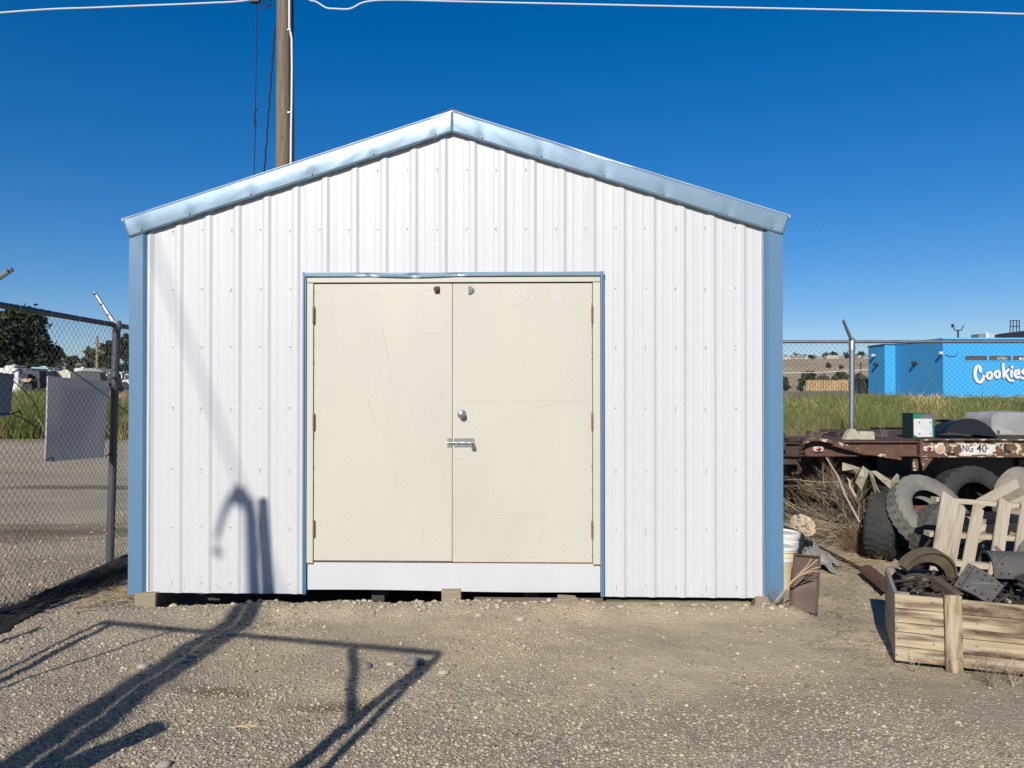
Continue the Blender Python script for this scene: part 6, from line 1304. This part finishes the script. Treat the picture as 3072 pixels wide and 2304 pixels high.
a, c_ = P(60, 1122, 73), P(84, 1136, 73); m_ = MB(); m_.box(((a.x + c_.x) / 2, 73.4, (a.z + c_.z) / 2 - .3), (c_.x - a.x, .8, a.z - c_.z + .6)); m_.build('covered_crate', M['navy'], bevel=.06, label='navy covered load between the cream tank and the tarp', cat='cover')

# hills
def hill(name, ridge, Y0, Y1, m, z0=0.5):
    n_ = len(ridge); V = []; rows_ = 26
    for j in range(rows_ + 1):
        v = j / rows_; Y = Y0 + (Y1 - Y0) * v
        for i in range(240):
            px = ridge[0][0] + (ridge[-1][0] - ridge[0][0]) * i / 239; ry = np.interp(px, [r[0] for r in ridge], [r[1] for r in ridge]); top = P(px, ry, Y1); x = (px - 1536) / F * Y1 * (Y / Y1) ** .15
            z = z0 + (top.z - z0) * (sstep(0, 1, np.array(v)) ** .9) + (top.z * .05) * float(vnoise(x * .02, Y * .02, 14)) * math.sin(v * math.pi) + top.z * .06 * float(vnoise(x * .06, Y * .05, 15)) * math.sin(v * math.pi); V.append((x, Y, z))
    V += [(v[0], Y1 + 60, z0 - 3) for v in V[-240:]]; rows_ += 1
    idx = np.arange((rows_ + 1) * 240).reshape(rows_ + 1, 240); fs = np.stack([idx[:-1, :-1].ravel(), idx[:-1, 1:].ravel(), idx[1:, 1:].ravel(), idx[1:, :-1].ravel()], 1)
    return raw(name, np.array(V), fs, m, smooth=True, kind='structure')
hill('hill', [(1500, 1100), (2100, 1085), (2345, 1079), (2500, 1077), (2690, 1079), (3072, 1082), (3600, 1100)], 260, 560, mat('dry_grass_slope', (.44, .335, .20), (.35, .26, .155), .95, scale=.03, layers=[((.14, .12, .07), .12, .6, .68, (1, 3, 3))], bump=.3, bscale=.3, bdist=1.0), .8)
hill('mountain', [(-1200, 1075), (-300, 1060), (100, 1088), (180, 1080), (260, 1092), (600, 1085), (1500, 1090)], 2600, 4200, mat('far_slope', (.17, .22, .20), (.14, .19, .19), .95, scale=.003), 1)
# row of houses and trees on the ridge
hy = 545
for i, (x0_, x1_, y0_, m__, lab) in enumerate(((2345, 2372, 1072, 'house_white', 'white house at the left end of the ridge'), (2374, 2412, 1069, 'house_tan', 'grey roofed house second on the ridge'), (2414, 2423, 1070, 'house_white', 'tiny white shed on the ridge'), (2450, 2470, 1072, 'house_white', 'small white house left of the ridge trees'),
        (2480, 2518, 1069, 'house_white', 'long white house under the paired ridge trees'), (2520, 2532, 1070, 'house_white', 'small white gabled house on the ridge left of the post'), (2572, 2583, 1069, 'house_tan', 'tan house on the ridge right of the post'), (2590, 2608, 1068, 'house_white', 'white house on the ridge beside the blue building'))):
    a, c_ = P(x0_, y0_ - 3, hy), P(x1_, 1081, hy); w_ = c_.x - a.x; h_ = a.z - c_.z + .6; t_ = thing('house', lab, 'house', ((a.x + c_.x) / 2, hy, c_.z - .6), group='houses along the ridge')
    m_ = MB(); m_.box((0, 4, h_ * .32), (w_, 8, h_ * .64)); m_.build('wall', M[m__], t_); m_ = MB(); m_.prism([(-w_ * .53, h_ * .62), (w_ * .53, h_ * .62), (w_ * .42, h_ * 1.0), (-w_ * .42, h_ * 1.0)], -.4, 8.4); m_.build('roof', M['house_roof'] if i % 2 else M['house_tan'], t_)
    for s_ in (-.25, .25): m_ = MB(); m_.box((s_ * w_, -.05, h_ * .34), (w_ * .12, .12, h_ * .22)); m_.build('window', M['glass'], t_)
for i, (px, yt, wd, lab) in enumerate(((2352, 1069, 18, 'small dark tree at the left end of the ridge'), (2388, 1064, 34, 'low wide dark tree on the ridge left part'), (2412, 1062, 22, 'rounded dark tree right of the low wide one'), (2440, 1067, 22, 'small dark ridge tree left of the pair'), (2478, 1054, 26, 'left one of the tall paired ridge trees'), (2497, 1056, 22, 'right one of the tall paired ridge trees'),
        (2516, 1062, 14, 'thin dark ridge tree beside the pair'), (2543, 1056, 26, 'dark ridge tree left of the fence post'), (2572, 1062, 24, 'low ridge tree right of the fence post'), (2585, 1056, 18, 'brown topped ridge tree'), (2604, 1063, 16, 'dark ridge tree touching the blue building'))):
    tree(px, 1083, yt - 2, wd * 1.45, 552, 100 + i, lab, [(.035, .045, .03), (.05, .06, .035)], .5, nblob=7, trunkfrac=.08, leaf=.55, group='trees along the ridge')
for i, (px, yb, yt, wd, Y, pal, lab) in enumerate(((2430, 1152, 1104, 60, 175, DG, 'tall green bush in front of the slope'), (2478, 1150, 1112, 60, 172, BR, 'brownish bare bush beside the tall green one'), (2520, 1150, 1110, 60, 170, OG, 'olive bush behind the yellow fence'), (2570, 1150, 1118, 60, 168, DG, 'low green bush right of the fence post in front of the slope'), (2610, 1150, 1122, 50, 166, OG, 'bush partly behind the blue building'),
        (2355, 1152, 1128, 40, 165, DG, 'dark round bush beside the right edge of the shed'), (2403, 1152, 1132, 28, 164, DG, 'small bush at the left end of the yellow fence'), (2486, 1105, 1088, 16, 330, DG, 'dark single shrub on the slope'), (2524, 1108, 1096, 12, 330, BR, 'brown single shrub on the slope'))):
    tree(px, yb, yt, wd, Y, 200 + i, lab, pal, 1.6, nblob=9, trunkfrac=.05, cat='bush', name='bush', leaf=.22 if Y < 300 else .4)
# yellow board fence
fa, fb = P(2420, 1140, 118), P(2584, 1142, 112); zb_ = P(2500, 1163, 115).z; yf = thing('board_fence', 'low yellow board fence in the distance right of the shed', 'fence'); n_ = 34
for i in range(n_):
    p = fa.lerp(fb, i / (n_ - 1)); h_ = random.uniform(-.03, .05); m_ = MB(); m_.box((p.x, p.y, (p.z + h_ + zb_ - .4) / 2), ((fb.x - fa.x) / n_ * .86, .05 + .03 * (i % 3), p.z + h_ - zb_ + .4)); m_.build('board', M['yellow_fence'], yf)
a, c_ = P(2580, 1138, 84), P(2640, 1182, 84); dz = thing('dumpster', 'black dumpster standing left of the blue building', 'dumpster', ((a.x + c_.x) / 2, 84, c_.z)); w_, h_ = c_.x - a.x, a.z - c_.z
m_ = MB(); m_.prism([(-w_ / 2 + .1, 0), (w_ / 2, 0), (w_ / 2, h_), (-w_ / 2, h_)], 0, 1.6); m_.build('bin', M['black'], dz, bevel=.03); m_ = MB(); m_.box((0, .8, h_ + .04), (w_ + .1, 1.7, .06)); m_.build('lid', M['dark_metal'], dz)
p0_, p1_ = P(2582, 1150, 160), P(2582, 1086, 160); t_ = thing('utility_pole', 'faint far utility pole in front of the dry slope', 'pole', (p0_.x, 160, .9)); m_ = MB(); m_.tube([(0, 0, 0), (0, 0, p1_.z - .9)], .14, 6); m_.build('pole_shaft', M['bark'], t_); m_ = MB(); m_.box((0, 0, p1_.z - 1.5), (1.6, .12, .14)); m_.build('crossarm', M['bark'], t_)
cable('far_cable', [P(2200, 1119, 100), P(2420, 1118, 100), P(2520, 1114, 100), P(2620, 1108, 100), P(2700, 1100, 100)], .045, M['cable_white'], 'pale cable crossing in front of the dry slope', 'cable', 5)

# ---------------------------------------------------------------- unseen equipment behind and left of the camera, shaped to cast the bar shadows
gt = thing('unseen_pipe_frame', 'unseen dark steel pipe frame beside the left fence, shaped to cast the bar shadows', 'gate frame')
hT = 1.9; A_t = cast(300, 1866, hT); B_t = cast(1318, 1960, hT)
m_ = MB(); m_.tube([A_t, B_t], .026, 8); m_.build('top_bar', M['dark_metal'], gt, smooth=True)
def castline(p_a, h_a, p_b, h_b): return cast(*p_a, h_a), cast(*p_b, h_b)
def post_to_ground(pt, through, h):   # bar from the caster of pt at height h down to the ground, its shadow passing 'through'
    g0, g1 = G(*pt), G(*through); d = (g1 - g0).normalized(); s_ = h / math.tan(R(SUN_EL)); base = g0 + d * s_ * 1.02; return cast(*pt, h), Vector((base.x, base.y, 0))
for pt, th_, h_, r_ in (((1280, 1984), (891, 2304), 1.86, .036), ((1320, 1962), (976, 2304), 1.9, .026), ((300, 1866), (0, 2010), 1.9, .018), ((330, 1872), (0, 2040), 1.87, .028)):
    a, c_ = post_to_ground(pt, th_, h_); m_ = MB(); m_.tube([a, c_], r_, 8); m_.build('upright', M['dark_metal'], gt, smooth=True)
a, c_ = cast(1057, 1944, 1.9), cast(1057, 2170, 1.25); m_ = MB(); m_.tube([a, c_], .026, 8); m_.build('brace', M['dark_metal'], gt, smooth=True)
a, c_ = cast(510, 1893, 1.9), cast(0, 2062, 1.2); c_ = a + (c_ - a) * 1.6; m_ = MB(); m_.tube([a, a.lerp(c_, .5) + Vector((0, 0, -.05)), c_], .013, 6); m_.build('chain', M['dark_metal'], gt, smooth=True)
a, c_ = cast(120, 1885, 1.6), cast(0, 1930, 1.5); c_ = a + (c_ - a) * 4; m_ = MB(); m_.tube([a, c_], .026, 6); m_.build('side_rail', M['dark_metal'], gt, smooth=True)
# unseen hoist: two posts and a hook shaped to cast the wall shadows
def wall_cast(px, py, d):   # a point whose shadow falls on the shed front at (px, py), d metres along the ground toward the sun
    x, z = S(px, py, -.01); p = SH @ Vector((x, -.01, z)); k_ = d / math.cos(R(SUN_EL)); return p - LD * k_
ho = thing('unseen_hoist', 'unseen dark steel hoist with hook left behind the camera, shaped to cast the wall shadows', 'hoist')
top1 = wall_cast(788, 1500, 4.6); top2 = wall_cast(752, 1545, 8.0)
def base_for(top, w1, w2):
    g0, g1 = G(*w1), G(*w2); d = (g1 - g0).normalized(); sh = top + LD * (top.z / -LD.z); s_ = top.z / math.tan(R(SUN_EL)); tt = ((Vector((top.x, top.y, 0)) - g0).dot(d)); base = g0 + d * tt; return Vector((base.x, base.y, 0))
b1 = base_for(top1, (780, 1815), (140, 2280)); b2 = base_for(top2, (715, 1815), (40, 2258))
j1, j2 = wall_cast(806, 1788, 4.6), wall_cast(762, 1788, 8.0)
b1, b2 = base_for(j1, (790, 1815), (140, 2280)), base_for(j2, (725, 1815), (40, 2258))
for a, md, c_, r_, nm in ((top1, j1, b1, .040, 'mast'), (top2, j2, b2, .055, 'second_mast')):
    m_ = MB(); m_.tube([a, md, md.lerp(c_, .3), c_], [r_, r_ * 1.1, r_ * 1.35, r_ * 1.4], 12); m_.build(nm, M['dark_metal'], ho, smooth=True)
pts = [wall_cast(a, c_, 8.0) for a, c_ in ((752, 1556), (744, 1508), (720, 1482), (692, 1492), (668, 1540), (648, 1610))]
m_ = MB(); m_.tube(pts, [.05, .055, .05, .034, .024, .020], 8); m_.build('hook', M['dark_metal'], ho, smooth=True)
q = wall_cast(718, 1488, 8.0); bm = MB(); bm.lathe([(0, -.075), (.055, -.055), (.075, 0), (.055, .055), (0, .075)], 12, Matrix.Translation(q)); bm.build('pulley_head', M['dark_metal'], ho, smooth=True)
q = wall_cast(650, 1655, 8.5); bm = MB(); bm.lathe([(0, -.05), (.04, 0), (0, .05)], 10, Matrix.Translation(q)); bm.tube([wall_cast(648, 1610, 8.0), q], .008, 5); bm.build('weight', M['dark_metal'], ho, smooth=True)
a, c_ = post_to_ground((455, 2182), (150, 2330), 1.25); m_ = MB(); m_.tube([a, c_], .075, 10); m_.build('bollard', M['dark_metal'], smooth=True, label='short steel bollard left behind the camera, unseen, added to cast the short shadow', cat='bollard')  # unseen post placed to cast the short ground shadow
# unseen guy wire added for the diagonal wall shadow, and a pole to hold it
a, c_ = wall_cast(455, 735, 16), wall_cast(700, 1400, 15); d = (c_ - a); gnd = c_ + d * (c_.z / -d.z); up_ = a - d * 1.3
m_ = MB(); m_.tube([up_, gnd], .012, 6); m_.build('unseen_guy_wire', M['dark_metal'], smooth=True, label='unseen steel guy wire far behind the camera, added to cast the diagonal wall shadow', cat='guy wire')
m_ = MB(); m_.tube([(up_.x - .1, up_.y - .1, 0), (up_.x - .1, up_.y - .1, up_.z + .6)], [.16, .11], 14); m_.build('utility_pole', M['pole'], smooth=True, label='unseen brown utility pole added far behind the camera to hold the guy wire', cat='pole')
